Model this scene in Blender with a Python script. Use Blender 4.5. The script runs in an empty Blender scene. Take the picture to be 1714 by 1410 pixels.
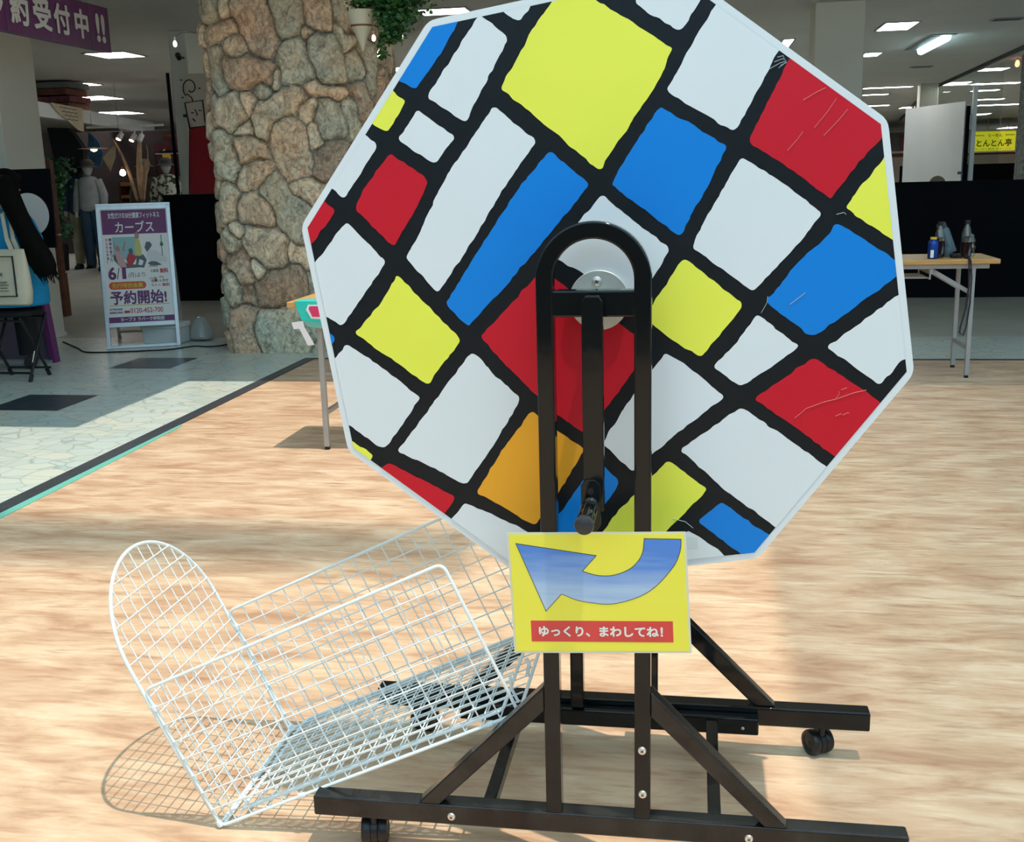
import bpy, math, random
import numpy as np
from mathutils import Vector, Matrix, noise as mnoise
random.seed(7)
S = bpy.context.scene
COL = S.collection

# ---------------------------------------------------------------- camera
cam_d = bpy.data.cameras.new('camera')
cam_d.sensor_width = 36.0
cam_d.lens = 36.0 * 1816.729 / 1714.0
cam_d.clip_start = 0.02
cam_d.clip_end = 200
cam = bpy.data.objects.new('camera', cam_d)
COL.objects.link(cam)
cr = Vector((0.98636287, 0.16257613, -0.02563771)).normalized()
cf = Vector((-0.16421202, 0.96162928, -0.21978069)).normalized()
cu = cr.cross(cf).normalized()
cam.matrix_world = Matrix(((cr.x, cu.x, -cf.x, 0.16034), (cr.y, cu.y, -cf.y, -1.83797), (cr.z, cu.z, -cf.z, 1.23160), (0, 0, 0, 1)))
S.camera = cam

# ---------------------------------------------------------------- world, sun, exposure
S.view_settings.view_transform = 'Standard'
S.view_settings.look = 'None'
S.view_settings.exposure = 0.0
S.view_settings.gamma = 1.0
S.view_settings.use_curve_mapping = False
W = bpy.data.worlds.new('sky')
S.world = W
W.use_nodes = True
bg = W.node_tree.nodes['Background']
bg.inputs['Color'].default_value = (0.50, 0.80, 1.0, 1)
bg.inputs['Strength'].default_value = 1.78
sun_d = bpy.data.lights.new('sun', 'SUN')
sun_d.energy = 3.2
sun_d.angle = math.radians(0.55)
sun_d.color = (1.0, 0.88, 0.73)
sun = bpy.data.objects.new('sun', sun_d)
COL.objects.link(sun)
sun.location = (2, -1, 9)
sun.rotation_euler = Vector((-0.21, 0.10, -1.0)).to_track_quat('-Z', 'Y').to_euler()
S.cycles.max_bounces = 8
S.cycles.transparent_max_bounces = 12
S.cycles.sample_clamp_indirect = 4.0
S.cycles.use_denoising = True
S.cycles.caustics_reflective = False
S.cycles.caustics_refractive = False

# ---------------------------------------------------------------- materials
def mat(name, col, rough=0.6, metal=0.0, emit=None, estr=0.0, bump=0.0, bscale=40.0, var=0.0, vscale=3.0, spec=0.5, trans=0.0, coat=0.0, ior=1.45):
    m = bpy.data.materials.new(name)
    m.use_nodes = True
    nt = m.node_tree
    b = nt.nodes['Principled BSDF']
    c = (col[0], col[1], col[2], 1)
    b.inputs['Base Color'].default_value = c
    b.inputs['Roughness'].default_value = rough
    b.inputs['Metallic'].default_value = metal
    b.inputs['Specular IOR Level'].default_value = spec
    b.inputs['IOR'].default_value = ior
    b.inputs['Transmission Weight'].default_value = trans
    b.inputs['Coat Weight'].default_value = coat
    if emit:
        b.inputs['Emission Color'].default_value = (*emit, 1)
        b.inputs['Emission Strength'].default_value = estr
    tc = nt.nodes.new('ShaderNodeTexCoord')
    if bump > 0:
        n = nt.nodes.new('ShaderNodeTexNoise')
        n.inputs['Scale'].default_value = bscale
        bp = nt.nodes.new('ShaderNodeBump')
        bp.inputs['Strength'].default_value = bump
        bp.inputs['Distance'].default_value = 0.01
        nt.links.new(tc.outputs['Object'], n.inputs['Vector'])
        nt.links.new(n.outputs['Fac'], bp.inputs['Height'])
        nt.links.new(bp.outputs['Normal'], b.inputs['Normal'])
    if var > 0:
        n = nt.nodes.new('ShaderNodeTexNoise')
        n.inputs['Scale'].default_value = vscale
        n.inputs['Detail'].default_value = 5
        r = nt.nodes.new('ShaderNodeValToRGB')
        r.color_ramp.elements[0].position = 0.3
        r.color_ramp.elements[1].position = 0.7
        r.color_ramp.elements[0].color = tuple(x * (1 - var) for x in col) + (1,)
        r.color_ramp.elements[1].color = tuple(min(1, x * (1 + var)) for x in col) + (1,)
        nt.links.new(tc.outputs['Object'], n.inputs['Vector'])
        nt.links.new(n.outputs['Fac'], r.inputs['Fac'])
        nt.links.new(r.outputs['Color'], b.inputs['Base Color'])
    return m

def nodes_of(name):
    m = bpy.data.materials.new(name)
    m.use_nodes = True
    nt = m.node_tree
    return m, nt, nt.nodes['Principled BSDF'], nt.nodes.new, nt.links.new

def wood_floor_mat():
    m, nt, b, N, L = nodes_of('pale_wood_vinyl')
    tc = N('ShaderNodeTexCoord')
    mp = N('ShaderNodeMapping'); mp.inputs['Scale'].default_value = (1.7, 4.8, 1)
    L(tc.outputs['Object'], mp.inputs['Vector'])
    n1 = N('ShaderNodeTexNoise'); n1.inputs['Scale'].default_value = 2.0; n1.inputs['Detail'].default_value = 9; n1.inputs['Roughness'].default_value = 0.62; n1.inputs['Distortion'].default_value = 0.5
    L(mp.outputs[0], n1.inputs['Vector'])
    r1 = N('ShaderNodeValToRGB')
    e = r1.color_ramp.elements
    e[0].position = 0.20; e[0].color = (0.36, 0.18, 0.10, 1)
    e[1].position = 0.64; e[1].color = (0.77, 0.575, 0.40, 1)
    a = e.new(0.36); a.color = (0.53, 0.32, 0.20, 1)
    a = e.new(0.48); a.color = (0.645, 0.43, 0.28, 1)
    L(n1.outputs['Fac'], r1.inputs['Fac'])
    mp2 = N('ShaderNodeMapping'); mp2.inputs['Scale'].default_value = (8, 80, 1)
    L(tc.outputs['Object'], mp2.inputs['Vector'])
    n2 = N('ShaderNodeTexNoise'); n2.inputs['Scale'].default_value = 1.0; n2.inputs['Detail'].default_value = 4
    L(mp2.outputs[0], n2.inputs['Vector'])
    r2 = N('ShaderNodeValToRGB')
    r2.color_ramp.elements[0].position = 0.3; r2.color_ramp.elements[0].color = (0.90, 0.87, 0.84, 1)
    r2.color_ramp.elements[1].position = 0.6; r2.color_ramp.elements[1].color = (1, 1, 1, 1)
    L(n2.outputs['Fac'], r2.inputs['Fac'])
    mx = N('ShaderNodeMix'); mx.data_type = 'RGBA'; mx.blend_type = 'MULTIPLY'; mx.inputs[0].default_value = 1.0
    L(r1.outputs['Color'], mx.inputs[6]); L(r2.outputs['Color'], mx.inputs[7])
    mp3 = N('ShaderNodeMapping'); mp3.inputs['Scale'].default_value = (3.6, 19, 1); mp3.inputs['Location'].default_value = (3.1, 7.7, 0)
    L(tc.outputs['Object'], mp3.inputs['Vector'])
    n3 = N('ShaderNodeTexNoise'); n3.inputs['Scale'].default_value = 1.5; n3.inputs['Detail'].default_value = 7; n3.inputs['Roughness'].default_value = 0.6; n3.inputs['Distortion'].default_value = 0.3
    L(mp3.outputs[0], n3.inputs['Vector'])
    r3 = N('ShaderNodeValToRGB')
    r3.color_ramp.elements[0].position = 0.52; r3.color_ramp.elements[0].color = (0, 0, 0, 1)
    r3.color_ramp.elements[1].position = 0.74; r3.color_ramp.elements[1].color = (0.75, 0.75, 0.75, 1)
    L(n3.outputs['Fac'], r3.inputs['Fac'])
    m3 = N('ShaderNodeMix'); m3.data_type = 'RGBA'
    L(r3.outputs['Color'], m3.inputs[0]); L(mx.outputs[2], m3.inputs[6]); m3.inputs[7].default_value = (0.36, 0.17, 0.095, 1)
    L(m3.outputs[2], b.inputs['Base Color'])
    b.inputs['Roughness'].default_value = 0.46
    b.inputs['Specular IOR Level'].default_value = 0.35
    bp = N('ShaderNodeBump'); bp.inputs['Strength'].default_value = 0.08; bp.inputs['Distance'].default_value = 0.004
    L(n2.outputs['Fac'], bp.inputs['Height']); L(bp.outputs[0], b.inputs['Normal'])
    return m

def stone_tile_mat():
    m, nt, b, N, L = nodes_of('flagstone_print_tile')
    tc = N('ShaderNodeTexCoord')
    nz = N('ShaderNodeTexNoise'); nz.inputs['Scale'].default_value = 5
    L(tc.outputs['Object'], nz.inputs['Vector'])
    mp = N('ShaderNodeMapping'); mp.inputs['Scale'].default_value = (7.0, 10.5, 1)
    L(tc.outputs['Object'], mp.inputs['Vector'])
    ad = N('ShaderNodeVectorMath'); ad.operation = 'MULTIPLY_ADD'; ad.inputs[1].default_value = (0.8, 0.8, 0)
    L(nz.outputs['Color'], ad.inputs[0]); L(mp.outputs[0], ad.inputs[2])
    v1 = N('ShaderNodeTexVoronoi'); v1.feature = 'DISTANCE_TO_EDGE'; v1.inputs['Scale'].default_value = 1
    v2 = N('ShaderNodeTexVoronoi'); v2.inputs['Scale'].default_value = 1
    L(ad.outputs[0], v1.inputs['Vector']); L(ad.outputs[0], v2.inputs['Vector'])
    def inlay(mask_col):
        return mask_col
    base = N('ShaderNodeValToRGB')
    ee = base.color_ramp.elements
    ee[0].position = 0; ee[0].color = (0.58, 0.66, 0.60, 1)
    ee[1].position = 1; ee[1].color = (0.70, 0.71, 0.60, 1)
    a = ee.new(0.5); a.color = (0.62, 0.70, 0.66, 1)
    sp = N('ShaderNodeSeparateColor'); L(v2.outputs['Color'], sp.inputs[0]); L(sp.outputs[0], base.inputs['Fac'])
    dark = N('ShaderNodeValToRGB')
    dd = dark.color_ramp.elements
    dd[0].position = 0; dd[0].color = (0.012, 0.022, 0.032, 1)
    dd[1].position = 1; dd[1].color = (0.12, 0.165, 0.19, 1)
    a = dd.new(0.5); a.color = (0.03, 0.05, 0.065, 1)
    n3 = N('ShaderNodeTexNoise'); n3.inputs['Scale'].default_value = 14; n3.inputs['Detail'].default_value = 6
    L(tc.outputs['Object'], n3.inputs['Vector'])
    L(n3.outputs['Fac'], dark.inputs['Fac'])
    # inlay squares: 0.45 m dark squares on a 1.37 m pitch
    sx = N('ShaderNodeSeparateXYZ'); L(tc.outputs['Object'], sx.inputs[0])
    def band(out, off, pitch, w):
        s = N('ShaderNodeMath'); s.operation = 'SUBTRACT'; s.inputs[1].default_value = off; L(out, s.inputs[0])
        q = N('ShaderNodeMath'); q.operation = 'DIVIDE'; q.inputs[1].default_value = pitch; L(s.outputs[0], q.inputs[0])
        fr = N('ShaderNodeMath'); fr.operation = 'FRACT'; L(q.outputs[0], fr.inputs[0])
        lt = N('ShaderNodeMath'); lt.operation = 'LESS_THAN'; lt.inputs[1].default_value = w / pitch; L(fr.outputs[0], lt.inputs[0])
        return lt.outputs[0]
    yb = band(sx.outputs[1], 3.68, 1.37, 0.45)
    def rng(out, a0, a1):
        g = N('ShaderNodeMath'); g.operation = 'GREATER_THAN'; g.inputs[1].default_value = a0; L(out, g.inputs[0])
        l = N('ShaderNodeMath'); l.operation = 'LESS_THAN'; l.inputs[1].default_value = a1; L(out, l.inputs[0])
        q = N('ShaderNodeMath'); q.operation = 'MULTIPLY'; L(g.outputs[0], q.inputs[0]); L(l.outputs[0], q.inputs[1])
        return q.outputs[0]
    xb = rng(sx.outputs[0], -3.86, -3.40)
    mk = N('ShaderNodeMath'); mk.operation = 'MULTIPLY'; L(xb, mk.inputs[0]); L(yb, mk.inputs[1])
    mk2 = N('ShaderNodeMath'); mk2.operation = 'MULTIPLY'; L(mk.outputs[0], mk2.inputs[0]); L(rng(sx.outputs[1], 3.6, 5.9), mk2.inputs[1])
    mx = N('ShaderNodeMix'); mx.data_type = 'RGBA'
    L(mk2.outputs[0], mx.inputs[0]); L(base.outputs[0], mx.inputs[6]); L(dark.outputs[0], mx.inputs[7])
    cr_ = N('ShaderNodeValToRGB')
    cr_.color_ramp.elements[0].position = 0.0; cr_.color_ramp.elements[0].color = (0.62, 0.66, 0.65, 1)
    cr_.color_ramp.elements[1].position = 0.05; cr_.color_ramp.elements[1].color = (1, 1, 1, 1)
    L(v1.outputs['Distance'], cr_.inputs['Fac'])
    ml = N('ShaderNodeMix'); ml.data_type = 'RGBA'; ml.blend_type = 'MULTIPLY'; ml.inputs[0].default_value = 1
    L(mx.outputs[2], ml.inputs[6]); L(cr_.outputs[0], ml.inputs[7])
    # joints of the 0.457 m tiles
    jx = band(sx.outputs[0], -3.86, 0.4567, 0.006); jy = band(sx.outputs[1], 3.68, 0.4567, 0.006)
    jm = N('ShaderNodeMath'); jm.operation = 'MAXIMUM'; L(jx, jm.inputs[0]); L(jy, jm.inputs[1])
    mj = N('ShaderNodeMix'); mj.data_type = 'RGBA'; mj.blend_type = 'MULTIPLY'
    L(jm.outputs[0], mj.inputs[0]); L(ml.outputs[2], mj.inputs[6]); mj.inputs[7].default_value = (0.72, 0.75, 0.78, 1)
    L(mj.outputs[2], b.inputs['Base Color'])
    b.inputs['Roughness'].default_value = 0.28
    return m

def ramp_noise_mat(name, stops, scale, stretch=(1, 1, 1), rough=0.8, bump=0.3, detail=8, distortion=0.0, bdist=0.01):
    m, nt, b, N, L = nodes_of(name)
    tc = N('ShaderNodeTexCoord')
    mp = N('ShaderNodeMapping'); mp.inputs['Scale'].default_value = stretch
    n = N('ShaderNodeTexNoise'); n.inputs['Scale'].default_value = scale; n.inputs['Detail'].default_value = detail; n.inputs['Distortion'].default_value = distortion
    r = N('ShaderNodeValToRGB')
    e = r.color_ramp.elements
    e[0].position, e[0].color = stops[0][0], (*stops[0][1], 1)
    e[1].position, e[1].color = stops[-1][0], (*stops[-1][1], 1)
    for p, c in stops[1:-1]:
        q = e.new(p); q.color = (*c, 1)
    L(tc.outputs['Object'], mp.inputs['Vector']); L(mp.outputs[0], n.inputs['Vector']); L(n.outputs['Fac'], r.inputs['Fac'])
    L(r.outputs['Color'], b.inputs['Base Color'])
    b.inputs['Roughness'].default_value = rough
    if bump:
        bp = N('ShaderNodeBump'); bp.inputs['Strength'].default_value = bump; bp.inputs['Distance'].default_value = bdist
        L(n.outputs['Fac'], bp.inputs['Height']); L(bp.outputs[0], b.inputs['Normal'])
    return m

def rock_mat():
    m, nt, b, N, L = nodes_of('rough_field_stone')
    at = N('ShaderNodeAttribute'); at.attribute_name = 'stone_tone'
    tc = N('ShaderNodeTexCoord')
    mp = N('ShaderNodeMapping'); mp.inputs['Scale'].default_value = (1, 1, 0.85)
    L(tc.outputs['Object'], mp.inputs['Vector'])
    n = N('ShaderNodeTexNoise'); n.inputs['Scale'].default_value = 24; n.inputs['Detail'].default_value = 10; n.inputs['Roughness'].default_value = 0.65; n.inputs['Distortion'].default_value = 1.2
    L(mp.outputs[0], n.inputs['Vector'])
    r = N('ShaderNodeValToRGB')
    e = r.color_ramp.elements
    e[0].position = 0.28; e[0].color = (0.36, 0.31, 0.27, 1)
    e[1].position = 0.72; e[1].color = (1.45, 1.40, 1.32, 1)
    a = e.new(0.5); a.color = (1.0, 0.98, 0.95, 1)
    wv = N('ShaderNodeTexNoise'); wv.inputs['Scale'].default_value = 7; wv.inputs['Detail'].default_value = 12; wv.inputs['Roughness'].default_value = 0.7; wv.inputs['Distortion'].default_value = 2.5
    mpw = N('ShaderNodeMapping'); mpw.inputs['Scale'].default_value = (1.0, 1.0, 0.75)
    L(tc.outputs['Object'], mpw.inputs['Vector']); L(mpw.outputs[0], wv.inputs['Vector'])
    rw = N('ShaderNodeValToRGB')
    rw.color_ramp.elements[0].position = 0.36; rw.color_ramp.elements[0].color = (0.38, 0.27, 0.20, 1)
    rw.color_ramp.elements[1].position = 0.54; rw.color_ramp.elements[1].color = (1.12, 1.1, 1.05, 1)
    L(wv.outputs['Fac'], rw.inputs['Fac'])
    L(n.outputs['Fac'], r.inputs['Fac'])
    n2 = N('ShaderNodeTexNoise'); n2.inputs['Scale'].default_value = 4.5; n2.inputs['Detail'].default_value = 6
    L(tc.outputs['Object'], n2.inputs['Vector'])
    r2 = N('ShaderNodeValToRGB')
    r2.color_ramp.elements[0].position = 0.35; r2.color_ramp.elements[0].color = (1.12, 0.97, 0.82, 1)
    r2.color_ramp.elements[1].position = 0.62; r2.color_ramp.elements[1].color = (0.92, 1.0, 0.99, 1)
    L(n2.outputs['Fac'], r2.inputs['Fac'])
    m1 = N('ShaderNodeMix'); m1.data_type = 'RGBA'; m1.blend_type = 'MULTIPLY'; m1.inputs[0].default_value = 1
    m2 = N('ShaderNodeMix'); m2.data_type = 'RGBA'; m2.blend_type = 'MULTIPLY'; m2.inputs[0].default_value = 0.9
    L(at.outputs['Color'], m1.inputs[6]); L(r.outputs[0], m1.inputs[7])
    L(m1.outputs[2], m2.inputs[6]); L(r2.outputs[0], m2.inputs[7])
    m4 = N('ShaderNodeMix'); m4.data_type = 'RGBA'; m4.blend_type = 'MULTIPLY'; m4.inputs[0].default_value = 0.6
    L(m2.outputs[2], m4.inputs[6]); L(rw.outputs[0], m4.inputs[7])
    L(m4.outputs[2], b.inputs['Base Color'])
    b.inputs['Roughness'].default_value = 0.75
    bp = N('ShaderNodeBump'); bp.inputs['Strength'].default_value = 0.75; bp.inputs['Distance'].default_value = 0.02
    L(n.outputs['Fac'], bp.inputs['Height']); L(bp.outputs[0], b.inputs['Normal'])
    return m

def glass_mat(name, tint, alpha, rough=0.02):
    """thin sheet: mostly see-through, a little glossy"""
    m = bpy.data.materials.new(name)
    m.use_nodes = True
    nt = m.node_tree
    for n in list(nt.nodes):
        if n.type == 'BSDF_PRINCIPLED': nt.nodes.remove(n)
    out = [n for n in nt.nodes if n.type == 'OUTPUT_MATERIAL'][0]
    t = nt.nodes.new('ShaderNodeBsdfTransparent'); t.inputs[0].default_value = (*tint, 1)
    g = nt.nodes.new('ShaderNodeBsdfGlossy'); g.inputs['Roughness'].default_value = rough
    x = nt.nodes.new('ShaderNodeMixShader'); x.inputs[0].default_value = alpha
    nt.links.new(t.outputs[0], x.inputs[1]); nt.links.new(g.outputs[0], x.inputs[2]); nt.links.new(x.outputs[0], out.inputs[0])
    return m

def frosted_mat(name, alpha):
    m = bpy.data.materials.new(name)
    m.use_nodes = True
    nt = m.node_tree
    for n in list(nt.nodes):
        if n.type == 'BSDF_PRINCIPLED': nt.nodes.remove(n)
    out = [n for n in nt.nodes if n.type == 'OUTPUT_MATERIAL'][0]
    t = nt.nodes.new('ShaderNodeBsdfTransparent')
    g = nt.nodes.new('ShaderNodeBsdfTranslucent'); g.inputs[0].default_value = (0.85, 0.9, 0.92, 1)
    x = nt.nodes.new('ShaderNodeMixShader'); x.inputs[0].default_value = alpha
    nt.links.new(t.outputs[0], x.inputs[1]); nt.links.new(g.outputs[0], x.inputs[2]); nt.links.new(x.outputs[0], out.inputs[0])
    return m

M = {}
M['wood'] = wood_floor_mat()
M['tile'] = stone_tile_mat()
M['cream_vinyl'] = mat('cream_vinyl', (0.60, 0.61, 0.54), 0.22, var=0.06, vscale=2)
M['strip'] = mat('dark_edge_strip', (0.045, 0.05, 0.06), 0.45, var=0.2, vscale=20)
M['ceiling'] = mat('ceiling_board', (0.64, 0.63, 0.61), 0.9, var=0.04, vscale=1.2)
M['farwall'] = mat('grey_wall', (0.20, 0.20, 0.19), 0.9, var=0.1)
M['cream'] = mat('cream_paint', (0.80, 0.79, 0.70), 0.55, var=0.03, vscale=2)
M['beige'] = mat('beige_paint', (0.55, 0.47, 0.38), 0.6, var=0.04)
M['blackwall'] = mat('black_panel', (0.0025, 0.0035, 0.006), 0.8, spec=0.15, bump=0.05, bscale=90)
M['greywhite'] = mat('grey_white_paint', (0.80, 0.84, 0.84), 0.5, var=0.03)
M['brownwood'] = mat('brown_wood', (0.16, 0.055, 0.03), 0.5, var=0.25, vscale=12)
M['tanwood'] = mat('tan_wood', (0.38, 0.20, 0.08), 0.5, var=0.2, vscale=14)
M['tabletop'] = ramp_noise_mat('table_wood', [(0.35, (0.52, 0.27, 0.08)), (0.65, (0.66, 0.38, 0.14))], 6, (1, 14, 14), 0.4, 0.05)
M['greysteel'] = mat('grey_steel', (0.42, 0.43, 0.44), 0.38, 0.35, var=0.06, vscale=12)
M['gloss_black'] = mat('gloss_black_enamel', (0.007, 0.009, 0.010), 0.10, coat=0.05, spec=0.4, bump=0.03, bscale=22)
M['dusty_black'] = mat('dusty_black_enamel', (0.015, 0.015, 0.015), 0.18, var=0.5, vscale=18, coat=0.1, spec=0.45)
M['plastic_black'] = mat('black_plastic', (0.012, 0.012, 0.014), 0.4)
M['grip'] = mat('grip_grey_black', (0.035, 0.037, 0.042), 0.35)
M['zinc'] = mat('zinc_plate', (0.66, 0.70, 0.66), 0.42, 0.5, var=0.08, vscale=30)
M['screw'] = mat('bright_screw', (0.80, 0.79, 0.75), 0.42, 0.8)
M['screwdark'] = mat('screw_recess', (0.04, 0.04, 0.04), 0.6)
M['d_white'] = mat('drum_white', (0.78, 0.85, 0.90), 0.42, spec=0.35, var=0.015, vscale=6)
M['d_black'] = mat('drum_black', (0.007, 0.011, 0.015), 0.40, spec=0.3, var=0.15, vscale=25)
M['d_yellow'] = mat('drum_yellow', (0.88, 0.93, 0.10), 0.42, spec=0.35, var=0.02, vscale=6)
M['d_red'] = mat('drum_red', (0.62, 0.010, 0.028), 0.42, spec=0.35, var=0.03, vscale=6)
M['d_blue'] = mat('drum_blue', (0.002, 0.235, 0.78), 0.42, spec=0.35, var=0.02, vscale=6)
M['d_orange'] = mat('drum_orange', (0.90, 0.42, 0.030), 0.42, spec=0.35, var=0.02, vscale=6)
M['scratch_red'] = mat('scratch_on_red', (0.62, 0.16, 0.16), 0.6)
M['scratch_pale'] = mat('scratch_pale', (0.30, 0.38, 0.45), 0.6)
M['wire'] = mat('pale_wire_coating', (0.80, 0.90, 0.94), 0.35)
M['paper_yellow'] = mat('yellow_print', (0.90, 0.88, 0.075), 0.16, spec=0.6, bump=0.02, bscale=12, coat=0.5)
M['lam'] = mat('laminate_edge', (0.72, 0.76, 0.62), 0.12, coat=0.5)
M['outline'] = mat('dark_outline_print', (0.06, 0.075, 0.09), 0.3)
M['paper_red'] = mat('red_print', (0.72, 0.055, 0.06), 0.2, coat=0.4)
M['paper_white'] = mat('white_print', (0.86, 0.86, 0.84), 0.35)
M['purple'] = mat('purple_print', (0.17, 0.035, 0.16), 0.45, var=0.05)
M['white_plain'] = mat('white_board', (0.74, 0.75, 0.76), 0.45)
M['alu'] = mat('brushed_aluminium', (0.60, 0.62, 0.64), 0.35, 0.6, var=0.05, vscale=20)
M['styro'] = mat('white_foam', (0.72, 0.75, 0.74), 0.7, bump=0.1, bscale=80)
M['bag_film'] = mat('clear_grey_film', (0.55, 0.58, 0.56), 0.25, trans=0.3)
M['rubber'] = mat('black_rubber', (0.012, 0.012, 0.012), 0.6)
M['teal'] = mat('teal_tape', (0.03, 0.60, 0.52), 0.35, bump=0.2, bscale=30)
M['tealpale'] = mat('teal_tape_residue', (0.16, 0.50, 0.42), 0.5)
M['tape'] = mat('white_tape', (0.80, 0.78, 0.82), 0.45)
M['pink'] = mat('pink_print', (0.75, 0.04, 0.16), 0.4)
M['light'] = mat('lit_diffuser', (0.9, 0.9, 0.9), 0.5, emit=(1.0, 0.97, 0.93), estr=20.0)
M['light_cool'] = mat('lit_tube', (0.9, 0.9, 0.9), 0.5, emit=(0.62, 0.95, 1.0), estr=14.0)
M['fixture'] = mat('fixture_metal', (0.35, 0.35, 0.34), 0.5)
M['bulb'] = mat('warm_bulb', (1, 0.9, 0.8), 0.4, emit=(1.0, 0.70, 0.52), estr=7.0)
M['bulb_red'] = mat('orange_bulb', (1, 0.5, 0.3), 0.4, emit=(1.0, 0.26, 0.12), estr=4.0)
M['leaf'] = ramp_noise_mat('ivy_leaf', [(0.3, (0.008, 0.05, 0.012)), (0.7, (0.06, 0.20, 0.05))], 9, rough=0.5, bump=0)
M['leafdark'] = mat('dark_leaf', (0.04, 0.16, 0.07), 0.5, var=0.5, vscale=6)
M['pot'] = mat('ivory_pot', (0.62, 0.60, 0.47), 0.5, var=0.05)
M['rock'] = rock_mat()
M['skin'] = mat('skin', (0.42, 0.22, 0.15), 0.55)
M['hair'] = ramp_noise_mat('black_hair', [(0.35, (0.0015, 0.0015, 0.0015)), (0.7, (0.006, 0.005, 0.0045))], 5, (60, 60, 3), 0.85, 0.2)
M['hair'].node_tree.nodes['Principled BSDF'].inputs['Specular IOR Level'].default_value = 0.12
M['shirt'] = mat('bright_blue_cloth', (0.006, 0.26, 0.55), 0.8, bump=0.15, bscale=9)
M['whitecloth'] = mat('white_cloth', (0.75, 0.78, 0.8), 0.8)
M['trouser'] = mat('black_cloth', (0.012, 0.012, 0.014), 0.85)
M['canvas'] = mat('natural_canvas', (0.62, 0.56, 0.43), 0.9, bump=0.3, bscale=240)
M['ink'] = mat('black_ink', (0.02, 0.02, 0.025), 0.6)
M['lilac'] = mat('grey_lilac_panel', (0.15, 0.12, 0.18), 0.5)
M['glass'] = glass_mat('pane_glass', (0.90, 0.95, 0.94), 0.05)
M['cola'] = mat('dark_cola', (0.02, 0.006, 0.005), 0.08, coat=0.5)
M['pet'] = glass_mat('clear_bottle_plastic', (0.86, 0.93, 0.93), 0.13, 0.12)
M['canblue'] = mat('blue_can', (0.01, 0.06, 0.32), 0.25, 0.5)
M['tumbler'] = mat('slate_tumbler', (0.10, 0.15, 0.18), 0.4)
M['strap'] = mat('black_strap', (0.02, 0.018, 0.03), 0.6)
M['sign_yellow'] = mat('lit_yellow_sign', (0.7, 0.65, 0.02), 0.4, emit=(0.75, 0.72, 0.03), estr=0.55)
M['mottled'] = ramp_noise_mat('mottled_grey', [(0.35, (0.10, 0.10, 0.10)), (0.65, (0.30, 0.31, 0.30))], 14, rough=0.6, bump=0.1)
M['darkred'] = mat('dark_red_poster', (0.17, 0.04, 0.045), 0.5, var=0.5, vscale=14)
M['mural_red'] = mat('crimson_paint', (0.36, 0.010, 0.022), 0.6)
M['mural_cream'] = mat('peach_cream_paint', (0.80, 0.68, 0.56), 0.6)
for k, c in {'c_grey': (0.34, 0.38, 0.40), 'c_navy': (0.035, 0.075, 0.13), 'c_beige': (0.52, 0.48, 0.34), 'c_olive': (0.07, 0.07, 0.055), 'c_black': (0.010, 0.012, 0.015), 'c_blue': (0.04, 0.14, 0.26), 'c_teal': (0.05, 0.17, 0.19), 'c_cream': (0.55, 0.48, 0.34), 'c_maroon': (0.055, 0.012, 0.02), 'c_cap': (0.05, 0.055, 0.055), 'c_khaki': (0.24, 0.22, 0.15)}.items():
    M[k] = mat(k.replace('c_', '') + '_fabric', c, 0.9, bump=0.2, bscale=25, var=0.15, vscale=8)
M['pattern_shirt'] = ramp_noise_mat('leaf_print_fabric', [(0.44, (0.03, 0.045, 0.03)), (0.50, (0.50, 0.53, 0.46)), (0.7, (0.50, 0.53, 0.46))], 14, rough=0.9, bump=0.0, detail=3)
M['driftwood'] = mat('driftwood', (0.30, 0.20, 0.12), 0.8, bump=0.4, bscale=30, var=0.3, vscale=10)
M['crate'] = mat('blue_grey_crate', (0.07, 0.11, 0.12), 0.5)
M['poster_sky'] = mat('poster_sky_blue', (0.30, 0.52, 0.56), 0.4)
M['poster_pink'] = mat('poster_pink', (0.62, 0.38, 0.38), 0.4)
M['poster_red'] = mat('poster_red', (0.52, 0.03, 0.03), 0.4)
M['poster_yellow'] = mat('poster_pale_yellow', (0.62, 0.58, 0.18), 0.4)
M['poster_grey'] = mat('poster_slate', (0.09, 0.12, 0.15), 0.4)
M['poster_tan'] = mat('poster_tan', (0.45, 0.26, 0.17), 0.4)
M['poster_orange'] = mat('poster_orange', (0.72, 0.09, 0.02), 0.4)
M['gold'] = mat('gold_print', (0.72, 0.48, 0.04), 0.4)
M['shop_dark'] = mat('dark_shop_wall', (0.035, 0.025, 0.025), 0.8, var=0.3, vscale=3)

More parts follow.
